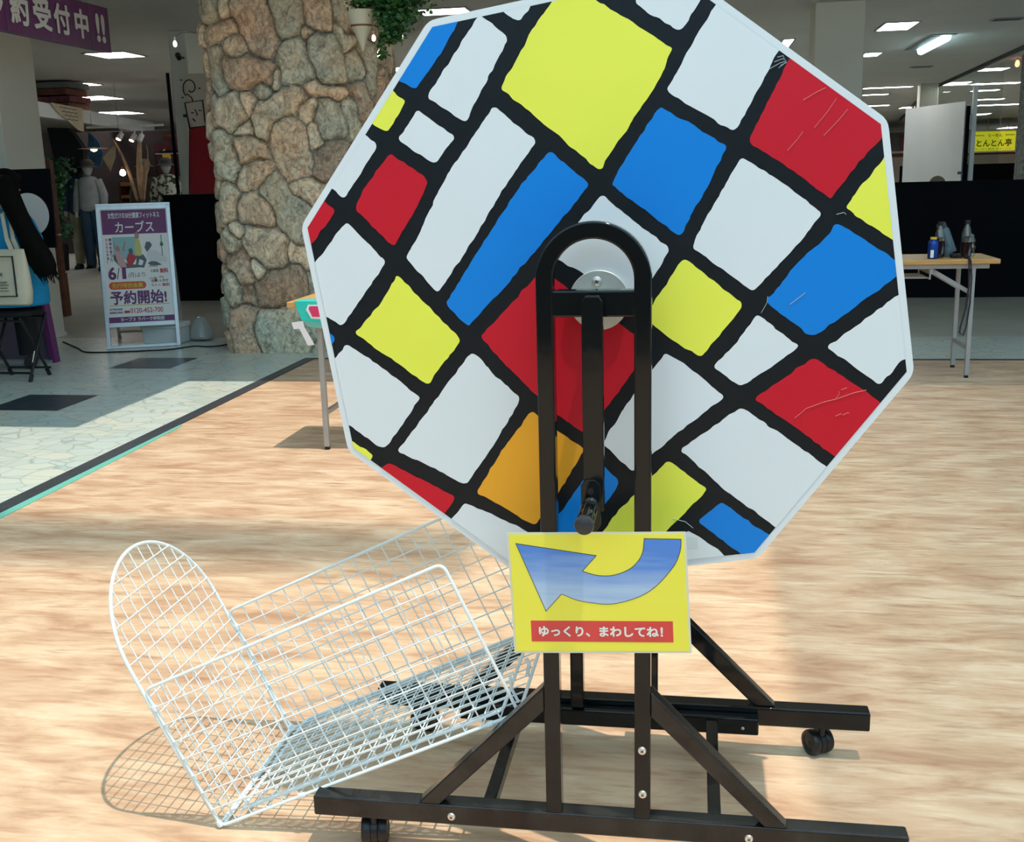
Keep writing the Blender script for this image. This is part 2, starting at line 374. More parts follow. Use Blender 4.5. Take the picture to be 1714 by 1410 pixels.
def arrow_mat():
    m, nt, b, N, L = nodes_of('blue_brushed_print')
    tc = N('ShaderNodeTexCoord')
    mp = N('ShaderNodeMapping'); mp.inputs['Scale'].default_value = (3, 3, 30)
    n = N('ShaderNodeTexNoise'); n.inputs['Scale'].default_value = 2.2; n.inputs['Detail'].default_value = 5
    sx = N('ShaderNodeSeparateXYZ')
    L(tc.outputs['Object'], mp.inputs['Vector']); L(mp.outputs[0], n.inputs['Vector']); L(tc.outputs['Object'], sx.inputs[0])
    mr = N('ShaderNodeMapRange'); mr.inputs[1].default_value = 0.62; mr.inputs[2].default_value = 0.50; mr.inputs[3].default_value = -0.05; mr.inputs[4].default_value = 0.75
    L(sx.outputs[2], mr.inputs[0])
    ad = N('ShaderNodeMath'); ad.operation = 'ADD'; nm = N('ShaderNodeMath'); nm.operation = 'MULTIPLY'; nm.inputs[1].default_value = 0.55; L(n.outputs['Fac'], nm.inputs[0]); L(mr.outputs[0], ad.inputs[0]); L(nm.outputs[0], ad.inputs[1])
    r = N('ShaderNodeValToRGB')
    r.color_ramp.elements[0].position = 0.35; r.color_ramp.elements[0].color = (0.055, 0.25, 0.78, 1)
    r.color_ramp.elements[1].position = 0.95; r.color_ramp.elements[1].color = (0.48, 0.68, 0.90, 1)
    L(ad.outputs[0], r.inputs['Fac']); L(r.outputs[0], b.inputs['Base Color'])
    b.inputs['Roughness'].default_value = 0.2; b.inputs['Coat Weight'].default_value = 0.4
    return m
M['arrow'] = arrow_mat()

# ---------------------------------------------------------------- mesh helpers
class MB:
    def __init__(s):
        s.v = []; s.f = []; s.mi = []; s.mats = []; s.cur = 0
    def use(s, m):
        if m not in s.mats: s.mats.append(m)
        s.cur = s.mats.index(m); return s
    def add(s, vs, fs):
        b = len(s.v); s.v += [tuple(v) for v in vs]
        for f in fs: s.f.append(tuple(b + i for i in f)); s.mi.append(s.cur)
        return s
    def frame_box(s, c, ax, ay, az):
        c, ax, ay, az = map(Vector, (c, ax, ay, az))
        vs = [c + ax * i + ay * j + az * k for i in (-1, 1) for j in (-1, 1) for k in (-1, 1)]
        fs = [(0, 1, 3, 2), (4, 6, 7, 5), (0, 4, 5, 1), (2, 3, 7, 6), (0, 2, 6, 4), (1, 5, 7, 3)]
        if ax.cross(ay).dot(az) < 0: fs = [f[::-1] for f in fs]
        return s.add(vs, fs)
    def box(s, x0, x1, y0, y1, z0, z1):
        return s.frame_box(((x0 + x1) / 2, (y0 + y1) / 2, (z0 + z1) / 2), (abs(x1 - x0) / 2, 0, 0), (0, abs(y1 - y0) / 2, 0), (0, 0, abs(z1 - z0) / 2))
    def bar(s, p0, p1, w, h, side=(0, 1, 0)):
        p0, p1 = Vector(p0), Vector(p1); d = p1 - p0; L = d.length; d.normalize()
        sd = Vector(side); sd = (sd - d * sd.dot(d)).normalized(); up = d.cross(sd)
        return s.frame_box((p0 + p1) / 2, d * L / 2, sd * w / 2, up * h / 2)
    def tube(s, pts, r, n=8, closed=False, cap=True):
        pts = [Vector(p) for p in pts]; k = len(pts)
        rs = r if isinstance(r, (list, tuple)) else [r] * k
        prev = None; rings = []
        for i, p in enumerate(pts):
            if closed: t = (pts[(i + 1) % k] - pts[i - 1])
            else: t = pts[min(i + 1, k - 1)] - pts[max(i - 1, 0)]
            t.normalize()
            if prev is None:
                a = Vector((0, 0, 1)) if abs(t.z) < 0.9 else Vector((1, 0, 0))
                u = (a - t * a.dot(t)).normalized()
            else: u = (prev - t * prev.dot(t)).normalized()
            prev = u; w = t.cross(u)
            rings.append([p + (u * math.cos(2 * math.pi * j / n) + w * math.sin(2 * math.pi * j / n)) * rs[i] for j in range(n)])
        vs = [v for rg in rings for v in rg]; fs = []
        m = k if closed else k - 1
        for i in range(m):
            a = i * n; b = ((i + 1) % k) * n
            for j in range(n): fs.append((a + j, a + (j + 1) % n, b + (j + 1) % n, b + j))
        if cap and not closed:
            fs.append(tuple(range(n - 1, -1, -1))); fs.append(tuple((k - 1) * n + j for j in range(n)))
        return s.add(vs, fs)
    def cyl(s, p0, p1, r, n=20, r1=None):
        return s.tube([p0, p1], [r, r if r1 is None else r1], n)
    def loft(s, rings):
        n = len(rings[0]); vs = [v for rg in rings for v in rg]; fs = []
        for i in range(len(rings) - 1):
            for j in range(n): fs.append((i * n + j, i * n + (j + 1) % n, (i + 1) * n + (j + 1) % n, (i + 1) * n + j))
        fs.append(tuple(range(n - 1, -1, -1))); fs.append(tuple((len(rings) - 1) * n + j for j in range(n)))
        return s.add(vs, fs)
    def lathe(s, prof, c, n=20, axis=(0, 0, 1)):
        c = Vector(c); az = Vector(axis).normalized(); ax = az.orthogonal().normalized(); ay = az.cross(ax)
        rings = [[c + az * h + (ax * math.cos(2 * math.pi * j / n) + ay * math.sin(2 * math.pi * j / n)) * max(r, 1e-5) for j in range(n)] for r, h in prof]
        return s.loft(rings)
    def prism(s, poly, o, u, v, w):
        """poly in (u, v) plane at o, extruded by vector w"""
        o, u, v, w = map(Vector, (o, u, v, w)); n = len(poly)
        a = [o + u * p[0] + v * p[1] for p in poly]; b = [q + w for q in a]
        area = sum(poly[i][0] * poly[(i + 1) % n][1] - poly[(i + 1) % n][0] * poly[i][1] for i in range(n))
        flip = (area > 0) != (u.cross(v).dot(w) > 0)
        fs = [tuple(range(n - 1, -1, -1)), tuple(range(n, 2 * n))] + [(i, (i + 1) % n, n + (i + 1) % n, n + i) for i in range(n)]
        if flip: fs = [f[::-1] for f in fs]
        return s.add(a + b, fs)
    def build(s, name, m=None, parent=None, smooth=False, bevel=0.0, seg=2, subsurf=0, angle=35):
        me = bpy.data.meshes.new(name); me.from_pydata(s.v, [], s.f)
        if m is not None and not s.mats: me.materials.append(m)
        for q in s.mats: me.materials.append(q)
        if s.mats: me.polygons.foreach_set('material_index', s.mi)
        me.update()
        if smooth:
            me.shade_smooth(); me.set_sharp_from_angle(angle=math.radians(angle))
        o = bpy.data.objects.new(name, me); COL.objects.link(o)
        if bevel > 0:
            b = o.modifiers.new('bevel', 'BEVEL'); b.width = bevel; b.segments = seg; b.limit_method = 'ANGLE'; b.angle_limit = math.radians(40)
        if subsurf:
            q = o.modifiers.new('sub', 'SUBSURF'); q.levels = subsurf; q.render_levels = subsurf
        if parent is not None: attach(o, parent)
        return o

def attach(o, parent):
    o.parent = parent
    bpy.context.view_layer.update()
    o.matrix_parent_inverse = parent.matrix_world.inverted()

def tag(o, label=None, cat=None, group=None, kind=None):
    if label: o['label'] = label
    if cat: o['category'] = cat
    if group: o['group'] = group
    if kind: o['kind'] = kind
    return o

def empty(name, loc, label, cat, group=None):
    o = bpy.data.objects.new(name, None); COL.objects.link(o); o.location = loc; o.empty_display_size = 0.05
    bpy.context.view_layer.update()
    return tag(o, label, cat, group)

def struct(o): o['kind'] = 'structure'; return o

def copy_tree(o, dloc=(0, 0, 0), parent=None):
    c = o.copy(); COL.objects.link(c)
    if parent is None: c.location = Vector(o.location) + Vector(dloc)
    else: c.parent = parent
    for ch in list(o.children): copy_tree(ch, (0, 0, 0), c)
    return c

def clip_poly(poly, conv):
    """keep the part of poly inside a convex counter-clockwise polygon"""
    out = list(poly)
    for i in range(len(conv)):
        a, b = conv[i], conv[(i + 1) % len(conv)]
        inside = lambda p: (b[0] - a[0]) * (p[1] - a[1]) - (b[1] - a[1]) * (p[0] - a[0]) >= 0
        res = []
        for j in range(len(out)):
            p, q = out[j], out[(j + 1) % len(out)]
            if inside(p): res.append(p)
            if inside(p) != inside(q):
                d1 = (b[0] - a[0]) * (p[1] - a[1]) - (b[1] - a[1]) * (p[0] - a[0])
                d2 = (b[0] - a[0]) * (q[1] - a[1]) - (b[1] - a[1]) * (q[0] - a[0])
                t = d1 / (d1 - d2); res.append((p[0] + (q[0] - p[0]) * t, p[1] + (q[1] - p[1]) * t))
        out = res
        if len(out) < 3: return []
    return out

def round_poly(poly, r=0.008, wav=0.0015, step=0.005, seed=0):
    """round the sharp corners and let the edges wander like hand-cut paper"""
    n = len(poly); pts = []
    P = [Vector(p) for p in poly]
    for i in range(n):
        a, b, c = P[i - 1], P[i], P[(i + 1) % n]
        d1 = (a - b); d2 = (c - b); l1, l2 = d1.length, d2.length
        d1.normalize(); d2.normalize()
        ang = d1.angle(d2)
        rr = min(r, l1 * 0.4, l2 * 0.4) if ang < 2.5 else min(0.35 * l1, 0.35 * l2, 0.02)
        s0, s1 = b + d1 * rr, b + d2 * rr
        for k in range(5):
            t = k / 4; pts.append(s0 * (1 - t) ** 2 + b * 2 * t * (1 - t) + s1 * t ** 2)
    out = []
    m = len(pts)
    for i in range(m):
        p, q = pts[i], pts[(i + 1) % m]; L = (q - p).length; k = max(1, int(L / step))
        for j in range(k): out.append(p.lerp(q, j / k))
    res = []
    for p in out:
        nx = mnoise.noise(Vector((p.x * 80, p.y * 80, seed))); ny = mnoise.noise(Vector((p.x * 80, p.y * 80, seed + 9.3)))
        res.append((p.x + nx * wav * 1.6, p.y + ny * wav * 1.6))
    return res

def text_mesh(body, m, parent, origin, width, height, u=(1, 0, 0), v=(0, 0, 1), bold=0.0, name='lettering', depth=0.0005, align='L', spacing=1.0):
    """lettering fitted into a width x height box whose lower-left corner is at origin"""
    cu_ = bpy.data.curves.new('lettering', 'FONT'); cu_.body = body; cu_.size = 1.0; cu_.offset = 0; cu_.extrude = 0; cu_.space_character = spacing
    cu_.resolution_u = 3
    t = bpy.data.objects.new('lettering', cu_); COL.objects.link(t)
    dg = bpy.context.evaluated_depsgraph_get()
    me = bpy.data.meshes.new_from_object(t.evaluated_get(dg))
    bpy.data.objects.remove(t); bpy.data.curves.remove(cu_)
    if len(me.vertices) == 0: return None
    if bold > 0.004:      # embolden: shifted copies of the same outline
        v0 = [tuple(q.co) for q in me.vertices]; f0 = [tuple(q.vertices) for q in me.polygons]; vs, fs, zz = [], [], []
        for k in range(8):
            a = math.pi * k / 4; b0 = len(vs)
            vs += [(x + bold * math.cos(a), y + bold * math.sin(a), z) for x, y, z in v0]; zz += [k * 3e-5] * len(v0); fs += [tuple(b0 + i for i in f) for f in f0]
        me = bpy.data.meshes.new('lettering'); me.from_pydata([(a[0], a[1], zz[i]) for i, a in enumerate(vs)], [], fs)
    xs = [q.co.x for q in me.vertices]; ys = [q.co.y for q in me.vertices]
    x0, x1, y0, y1 = min(xs), max(xs), min(ys), max(ys)
    sx = width / (x1 - x0); sy = height / (y1 - y0) if height else sx
    u, v = Vector(u).normalized(), Vector(v).normalized(); w = u.cross(v)
    for q in me.vertices:
        q.co = Vector(origin) + u * (q.co.x - x0) * sx + v * (q.co.y - y0) * sy + w * (depth + q.co.z)
    me.name = name; me.materials.clear(); me.materials.append(m)
    o = bpy.data.objects.new(name, me); COL.objects.link(o)
    if parent is not None: attach(o, parent)
    return o
CELLS=[('b', [(-0.2085, 1.5045), (-0.2617, 1.425), (-0.3026, 1.3773), (-0.3425, 1.4018), (-0.291, 1.5177)]), ('w', [(-0.1891, 1.4907), (-0.1418, 1.4525), (-0.2201, 1.3207), (-0.2836, 1.3651)]), ('y', [(-0.3588, 1.3871), (-0.3437, 1.3779), (-0.3188, 1.3597), (-0.3535, 1.3094), (-0.396, 1.3362)]), ('w', [(-0.2989, 1.3455), (-0.2362, 1.298), (-0.275, 1.2562), (-0.3365, 1.2962)]), ('w', [(-0.4045, 1.3169), (-0.3713, 1.2904), (-0.4056, 1.2438), (-0.4359, 1.2014), (-0.4603, 1.2221), (-0.4788, 1.2356)]), ('r', [(-0.3521, 1.276), (-0.2864, 1.2309), (-0.3062, 1.1865), (-0.354, 1.1175), (-0.4187, 1.1848), (-0.4031, 1.2137)]), ('r', [(-0.4857, 1.2126), (-0.4534, 1.1795), (-0.5148, 1.1085), (-0.5333, 1.1554)]), ('w', [(-0.435, 1.1628), (-0.3671, 1.0926), (-0.3925, 1.0603), (-0.454, 0.9807), (-0.4826, 0.9989), (-0.5107, 1.0086), (-0.523, 1.07), (-0.4972, 1.0927)]), ('b', [(-0.4904, 0.9819), (-0.4675, 0.9594), (-0.4798, 0.9401), (-0.4981, 0.9498)]), ('y', [(-0.3489, 1.0712), (-0.2396, 0.9559), (-0.3031, 0.8755), (-0.4316, 0.9679), (-0.3783, 1.0236)]), ('w', [(-0.1697, 1.3476), (-0.1, 1.2871), (-0.1605, 1.2081), (-0.2312, 1.0995), (-0.2789, 1.0385), (-0.3326, 1.0988), (-0.3085, 1.1362), (-0.2753, 1.1998), (-0.2563, 1.2321), (-0.2302, 1.2686)]), ('b', [(-0.0783, 1.272), (-0.0125, 1.2163), (-0.0705, 1.1471), (-0.1652, 1.0416), (-0.2271, 0.9779), (-0.2648, 1.0187), (-0.2048, 1.1092), (-0.1319, 1.2123)]), ('w', [(-0.16, 1.5067), (-0.1544, 1.4954), (-0.1245, 1.4747), (-0.1134, 1.487), (-0.1023, 1.5029), (-0.0883, 1.5213)]), ('y', [(-0.1588, 1.3747), (-0.1268, 1.4222), (-0.0991, 1.4699), (-0.0673, 1.5066), (-0.0542, 1.542), (-0.0304, 1.5318), (0.0009, 1.5023), (0.0598, 1.4662), (0.1233, 1.4244), (0.0979, 1.3715), (0.0499, 1.3033), (0.0035, 1.2371), (-0.0777, 1.3074)]), ('w', [(0.0636, 1.493), (0.1344, 1.4483), (0.1519, 1.4735), (0.1683, 1.502), (0.1805, 1.5471), (0.0786, 1.5615), (0.0673, 1.5178)]), ('w', [(0.1123, 1.3599), (0.1403, 1.4082), (0.1679, 1.4549), (0.1907, 1.4867), (0.2039, 1.5196), (0.3109, 1.435), (0.286, 1.4129), (0.2668, 1.3741), (0.2481, 1.3402), (0.222, 1.2932), (0.1696, 1.3227)]), ('b', [(0.1019, 1.3362), (0.1556, 1.3046), (0.2101, 1.2702), (0.1853, 1.2191), (0.1618, 1.1766), (0.1351, 1.1268), (0.0791, 1.1716), (0.0221, 1.2154), (0.0595, 1.2747)]), ('r', [(0.2421, 1.2767), (0.268, 1.3258), (0.3046, 1.4032), (0.3245, 1.4344), (0.4783, 1.3076), (0.4501, 1.2777), (0.4095, 1.2321), (0.3755, 1.1825), (0.3077, 1.2348)]), ('y', [(0.3983, 1.1679), (0.4199, 1.2021), (0.4442, 1.2311), (0.4544, 1.2447), (0.4712, 1.2716), (0.5119, 1.0988), (0.4734, 1.1165)]), ('w', [(0.2322, 1.2527), (0.299, 1.2116), (0.3624, 1.1611), (0.3301, 1.1159), (0.256, 1.035), (0.2068, 1.0719), (0.1548, 1.1109), (0.186, 1.1713)]), ('b', [(0.3862, 1.1464), (0.4777, 1.086), (0.5088, 1.0703), (0.4819, 1.0572), (0.437, 1.0228), (0.3543, 0.9592), (0.2776, 1.0181), (0.3219, 1.0774), (0.3721, 1.1248)]), ('w', [(0.0082, 1.1984), (0.0594, 1.1545), (0.1205, 1.1084), (0.0941, 1.0633), (0.0673, 1.0205), (-0.0009, 1.0563), (-0.0794, 1.0994), (-0.0352, 1.1513)]), ('r', [(-0.2065, 0.9601), (-0.1663, 1.0015), (-0.0952, 1.0755), (-0.0164, 1.0211), (0.0814, 0.9494), (0.0632, 0.9061), (0.0075, 0.8293), (-0.0209, 0.7884), (-0.0739, 0.8231), (-0.1481, 0.897)]), ('y', [(0.1412, 1.0934), (0.1925, 1.0544), (0.2409, 1.0143), (0.2086, 0.9695), (0.1736, 0.9259), (0.1245, 0.9545), (0.0773, 0.9952), (0.1091, 1.0402)]), ('o', [(-0.118, 0.8312), (-0.0712, 0.7931), (-0.0243, 0.7626), (-0.0719, 0.6842), (-0.1183, 0.6195), (-0.1707, 0.6518), (-0.2212, 0.6786), (-0.1732, 0.7569)]), ('w', [(-0.2201, 0.9359), (-0.18, 0.8916), (-0.1355, 0.8535), (-0.1835, 0.7732), (-0.2411, 0.6915), (-0.3052, 0.7271), (-0.3649, 0.7527), (-0.3063, 0.8262), (-0.266, 0.8805)]), ('w', [(-0.4471, 0.9487), (-0.3845, 0.9069), (-0.3182, 0.8532), (-0.3513, 0.8038), (-0.3868, 0.7602), (-0.4013, 0.7622), (-0.4495, 0.7993), (-0.479, 0.8134), (-0.4956, 0.9033), (-0.4709, 0.9228)]), ('y', [(-0.4805, 0.7911), (-0.4458, 0.7682), (-0.41, 0.7464), (-0.4152, 0.734), (-0.44, 0.7133), (-0.472, 0.7465)]), ('r', [(-0.3827, 0.7323), (-0.26, 0.6698), (-0.2812, 0.6366), (-0.2933, 0.6146), (-0.4127, 0.6969), (-0.3967, 0.7231)]), ('w', [(-0.2449, 0.6601), (-0.1876, 0.6356), (-0.1229, 0.6048), (-0.0804, 0.5643), (-0.0484, 0.5312), (-0.1256, 0.4823), (-0.2884, 0.5976), (-0.2671, 0.629)]), ('w', [(0.1527, 0.6195), (0.1891, 0.5975), (0.2235, 0.5699), (0.2314, 0.5302), (0.08, 0.5189), (0.1136, 0.5483)]), ('w', [(0.1136, 0.934), (0.1599, 0.9033), (0.2144, 0.8573), (0.1509, 0.8076), (0.0569, 0.7229), (0.0051, 0.7738), (0.0591, 0.8613)]), ('y', [(0.1198, 0.7456), (0.1878, 0.6933), (0.1319, 0.6321), (0.0746, 0.5716), (0.0482, 0.546), (-0.0156, 0.5799), (0.0273, 0.6458)]), ('b', [(-0.0035, 0.7456), (0.037, 0.7041), (0.001, 0.6506), (-0.0477, 0.5823), (-0.0902, 0.6181), (-0.0345, 0.6982)]), ('w', [(0.2416, 0.8399), (0.3109, 0.7929), (0.3884, 0.7357), (0.431, 0.7197), (0.3263, 0.605), (0.3035, 0.6293), (0.2203, 0.6897), (0.1874, 0.7201), (0.138, 0.7641)]), ('r', [(0.3564, 0.9252), (0.4143, 0.8891), (0.4695, 0.8491), (0.4935, 0.824), (0.4209, 0.73), (0.4004, 0.7547), (0.3302, 0.8067), (0.262, 0.8556)]), ('w', [(0.2636, 0.9983), (0.3011, 0.9693), (0.3346, 0.9442), (0.2882, 0.9089), (0.2389, 0.875), (0.1927, 0.9096), (0.2334, 0.9523)]), ('w', [(0.3769, 0.9432), (0.4293, 0.9837), (0.4861, 1.0282), (0.5104, 1.0415), (0.5306, 0.9244), (0.5016, 0.9254), (0.4643, 0.8793), (0.423, 0.9093)]), ('b', [(0.2115, 0.6734), (0.2496, 0.6429), (0.2949, 0.6127), (0.3167, 0.5883), (0.257, 0.5367), (0.2511, 0.5741), (0.1711, 0.6354)])]
ARROW=[(-0.135, 0.6176), (0.0003, 0.6006), (-0.0235, 0.5723), (-0.0139, 0.569), (-0.0011, 0.5658), (0.0117, 0.5645), (0.0266, 0.5655), (0.0436, 0.5706), (0.0606, 0.5802), (0.0732, 0.5941), (0.0805, 0.6099), (0.083, 0.6332), (0.1428, 0.634), (0.1419, 0.6163), (0.1349, 0.5939), (0.1215, 0.5734), (0.1027, 0.5514), (0.0817, 0.5348), (0.0541, 0.5224), (0.0242, 0.515), (-0.0016, 0.5158), (-0.0317, 0.52), (-0.0586, 0.5304), (-0.0859, 0.4982)]
REDBAR=[(-0.1131, 0.4784), (0.1308, 0.4876), (0.1323, 0.4492), (-0.1122, 0.4394)]
PAPER=[(-0.1476, 0.6341), (0.1475, 0.644), (0.1593, 0.4344), (-0.1399, 0.4201)]
TXTBOX=[(-0.099, 0.4709), (0.1157, 0.4794), (0.1158, 0.4588), (-0.0994, 0.4498)]
STONES=[('g', -3.1972, 2.5579, -3.2117, 2.4023, 0.059), ('t', -3.0697, 2.5125, -3.0773, 2.4272, 0.055), ('b', -2.9415, 2.4283, -2.8087, 2.1872, 0.113), ('g', -2.6164, 2.4318, -2.6279, 2.277, 0.101), ('o', -2.4429, 2.4617, -2.3888, 2.3164, 0.097), ('g', -2.2301, 2.4702, -2.2325, 2.2975, 0.046), ('o', -3.2227, 2.2372, -3.0395, 2.3078, 0.055), ('t', -3.0469, 2.1739, -3.0205, 2.1728, 0.05), ('g', -3.2012, 2.1329, -3.1865, 1.9036, 0.063), ('b', -3.0452, 1.9906, -2.8477, 1.9748, 0.097), ('g', -2.866, 1.9115, -2.8504, 1.8869, 0.059), ('g', -2.6102, 2.1077, -2.5978, 1.9807, 0.109), ('o', -2.4809, 2.2235, -2.4592, 2.2265, 0.038), ('g', -2.3854, 2.1764, -2.3255, 1.9777, 0.088), ('o', -2.5193, 1.8624, -2.3041, 1.8424, 0.042), ('t', -2.7473, 1.9668, -2.7351, 1.8985, 0.029), ('t', -3.1923, 1.7416, -3.0913, 1.7177, 0.113), ('t', -2.9649, 1.7863, -2.955, 1.7455, 0.046), ('t', -2.8519, 1.6486, -2.6415, 1.8029, 0.109), ('t', -2.546, 1.7313, -2.5292, 1.7226, 0.059), ('g', -2.3649, 1.7049, -2.35, 1.5999, 0.097), ('g', -2.2207, 1.7279, -2.1904, 1.5867, 0.046), ('b', -2.1737, 1.8652, -2.1391, 1.725, 0.046), ('g', -2.1855, 2.0232, -2.1751, 1.9835, 0.059), ('g', -2.2646, 2.2603, -2.2294, 2.1422, 0.038), ('t', -3.0108, 1.613, -2.9878, 1.6205, 0.059), ('o', -2.4672, 1.6077, -2.4575, 1.4939, 0.038), ('g', -3.1842, 1.5322, -3.1704, 1.3327, 0.08), ('o', -3.0081, 1.4857, -2.9112, 1.4664, 0.076), ('o', -2.701, 1.5949, -2.6524, 1.3562, 0.122), ('b', -2.3366, 1.47, -2.4348, 1.3093, 0.08), ('o', -3.0187, 1.2538, -2.9012, 1.3132, 0.071), ('t', -3.1876, 1.1908, -3.1759, 1.0131, 0.063), ('o', -2.9903, 1.0517, -2.9248, 1.0208, 0.097), ('g', -2.8199, 1.2072, -2.5979, 0.8753, 0.088), ('t', -2.6186, 1.2107, -2.4444, 1.1651, 0.071), ('t', -3.13, 0.9101, -3.1124, 0.9012, 0.038), ('g', -3.2002, 0.8428, -3.1801, 0.7566, 0.063), ('b', -3.1655, 0.7132, -3.0976, 0.5912, 0.071), ('t', -2.984, 0.8521, -2.8361, 0.7087, 0.097), ('t', -2.6766, 0.7194, -2.5664, 0.6837, 0.071), ('t', -2.9798, 0.6245, -2.9728, 0.5984, 0.038), ('b', -2.9158, 0.4503, -2.7118, 0.5481, 0.113), ('g', -2.5542, 0.5335, -2.4953, 0.4035, 0.071), ('g', -3.1961, 0.5226, -3.1735, 0.4086, 0.059), ('b', -3.0678, 0.4515, -3.0622, 0.4077, 0.038), ('b', -3.1337, 0.2762, -3.1355, 0.0896, 0.076), ('g', -2.9003, 0.178, -2.6442, 0.2213, 0.13), ('g', -2.4923, 0.1066, -2.4258, 0.0801, 0.063), ('t', -2.3858, 0.7026, -2.3243, 0.6167, 0.084), ('o', -2.2105, 0.6578, -2.2256, 0.4015, 0.092), ('g', -2.2272, 1.1188, -2.1957, 0.9103, 0.092), ('b', -2.1666, 1.4041, -2.1327, 1.24, 0.076), ('t', -2.3655, 0.316, -2.2358, 0.2285, 0.076), ('g', -2.0738, 2.116, -2.0702, 1.881, 0.042), ('b', -2.031, 2.422, -2.025, 2.23, 0.059), ('t', -2.0879, 1.6435, -2.0842, 1.4827, 0.05)]
SCUFF_RED=[(0.3608, 1.3551, 0.3267, 1.3374), (0.3778, 1.3382, 0.3456, 1.2947), (0.3957, 1.3213, 0.3607, 1.2823), (0.3283, 1.2898, 0.3051, 1.2609), (0.3297, 0.8222, 0.3477, 0.8388), (0.3477, 0.8388, 0.3965, 0.8556), (0.3965, 0.8556, 0.4437, 0.8711), (0.3957, 0.826, 0.4052, 0.8291), (0.4072, 0.8281, 0.4177, 0.8313), (0.3937, 0.8535, 0.3998, 0.8688), (0.4036, 0.8709, 0.4121, 0.873)]
SCUFF_PALE=[(0.2853, 1.404, 0.2955, 1.4018), (0.2729, 1.3865, 0.2992, 1.398), (0.2876, 1.3877, 0.3002, 1.3962), (0.2903, 1.3912, 0.2993, 1.3944), (0.2809, 1.397, 0.2974, 1.3999), (0.3162, 1.0138, 0.3404, 1.0333), (0.2703, 1.0003, 0.2802, 1.0279), (0.1277, 0.6396, 0.163, 0.6231), (0.3848, 1.1587, 0.3996, 1.1584)]

# ================================================================ THE SETTING
H = 2.8          # mall ceiling
m = MB().box(-2.5, 9, -6, 5.46, -0.06, 0.0); struct(m.build('floor', M['wood']))
m = MB().box(-30, -2.5, -6, 6.5, -0.06, 0.0).box(-2.5, 20, 5.46, 6.5, -0.06, 0.0)
struct(m.build('floor.001', M['tile']))
m = MB().box(-30, 20, 6.5, 54, -0.06, 0.0); struct(m.build('floor.002', M['cream_vinyl']))
m = MB().box(-2.575, -2.50, -5, 5.47, 0, 0.007); struct(m.build('trim_1', M['strip'], bevel=0.002))
m = MB().box(-2.575, 7, 5.455, 5.485, 0, 0.005); struct(m.build('trim_2', M['strip']))
# ceiling with the open atrium well over the wooden floor
m = MB()
m.box(-30, 20, 4.32, 54, H, H + 0.12)
m.box(-30, -2.46, 3.0, 4.32, H, H + 0.12)
m.box(-30, -3.3, -6, 3.0, H, H + 0.12)
m.box(8, 20, -6, 4.32, H, H + 0.12)
struct(m.build('ceiling', M['ceiling']))
m = MB().box(-30, 20, 54, 54.2, 0, H); struct(m.build('wall_back', M['farwall']))
m = MB().box(-30.2, -30, -6, 54.2, 0, H); struct(m.build('wall_left', M['farwall']))
m = MB().box(20, 20.2, -6, 54.2, 0, H); struct(m.build('wall_right', M['farwall']))
struct(MB().box(-30, 20, -6.2, -6, 0, 2.3).build('wall_front', M['shop_dark']))
struct(MB().box(8, 8.1, -6, 4.4, H, 12).build('wall_atrium_right', M['cream']))
struct(MB().box(-3.4, -3.3, -6, 3.0, H, 12).build('wall_atrium_left', M['cream']))
struct(MB().box(-2.46, 8, 4.32, 4.42, H, 12).build('wall_atrium_back', M['cream']))
# added unseen frosted sheets over the well, banding and dimming the sun below
for i, (y0, y1, al) in enumerate(((0.18, 0.76, 0.22), (0.28, 0.66, 0.28), (0.38, 0.56, 0.30))):
    struct(MB().box(-3.3, 1.75, y0, y1, 11.0 + i * .1, 11.01 + i * .1).build('window_%d' % (i + 8), frosted_mat('added_shade_rib_%d' % i, al)))  # nested sheets added to cast one soft band of shade
for i, (x0, al) in enumerate(((1.88, 0.30), (2.15, 0.36), (2.45, 0.42), (2.80, 0.50), (3.2, 0.58), (3.7, 0.66))):
    x1 = (2.15, 2.45, 2.80, 3.2, 3.7, 8.0)[i]
    struct(MB().box(x0, x1, -6, 4.3, 7.0, 7.01).build('window_%d' % (i + 2), frosted_mat('added_dimming_pane_%d' % i, al)))  # graded sheets added to dim the sun towards the right

# tape stuck along the floor edge
o = MB().prism([(-2.50, 1.55), (-2.455, 1.55), (-2.462, 2.6), (-2.478, 3.35), (-2.50, 3.36)], (0, 0, 0.0005), (1, 0, 0), (0, 1, 0), (0, 0, 0.002)).build('floor_tape', M['tealpale'])
tag(o, 'teal tape strip stuck along the dark edge of the wooden floor', 'tape')

# ---------------------------------------------------------------- pillars and walls of the mall
def pillar(x0, x1, y0, y1, label, group=None, m_=None, z1=H, grooves=()):
    o = MB().box(x0, x1, y0, y1, 0, z1).build('pillar', m_ or M['cream'], bevel=0.012)
    tag(o, label, 'pillar', group)
    return o
pil = empty('pillar', (-5.75, 6.4, 0), 'wide cream square pillar behind the seated person', 'pillar')
MB().box(-6.0, -5.17, 6.15, 6.68, 0, H).build('casing', M['cream'], pil, bevel=0.006)
MB().box(-6.01, -5.16, 6.14, 6.69, 0, 0.03).build('plinth', M['greywhite'], pil)
pillar(-5.27, -5.07, 9.31, 9.75, 'narrow cream pillar left of the doodle panel, above the black panel')
pillar(1.285, 1.755, 9.6, 10.1, 'wide cream pillar rising above the right shoulder of the drum', m_=M['cream'])
pillar(0.62, 0.92, 14.0, 14.3, 'distant narrow cream pillar above the top edge of the drum')
pillar(4.50, 4.84, 21.4, 21.7, 'cream pillar left of the white leaning board')
pillar(4.93, 5.35, 15.7, 16.1, 'grey mottled stone pillar at the far right', m_=M['mottled'])
pillar(-3.45, -3.38, 14.5, 14.6, 'thin distant cream post behind the top left edge of the drum')

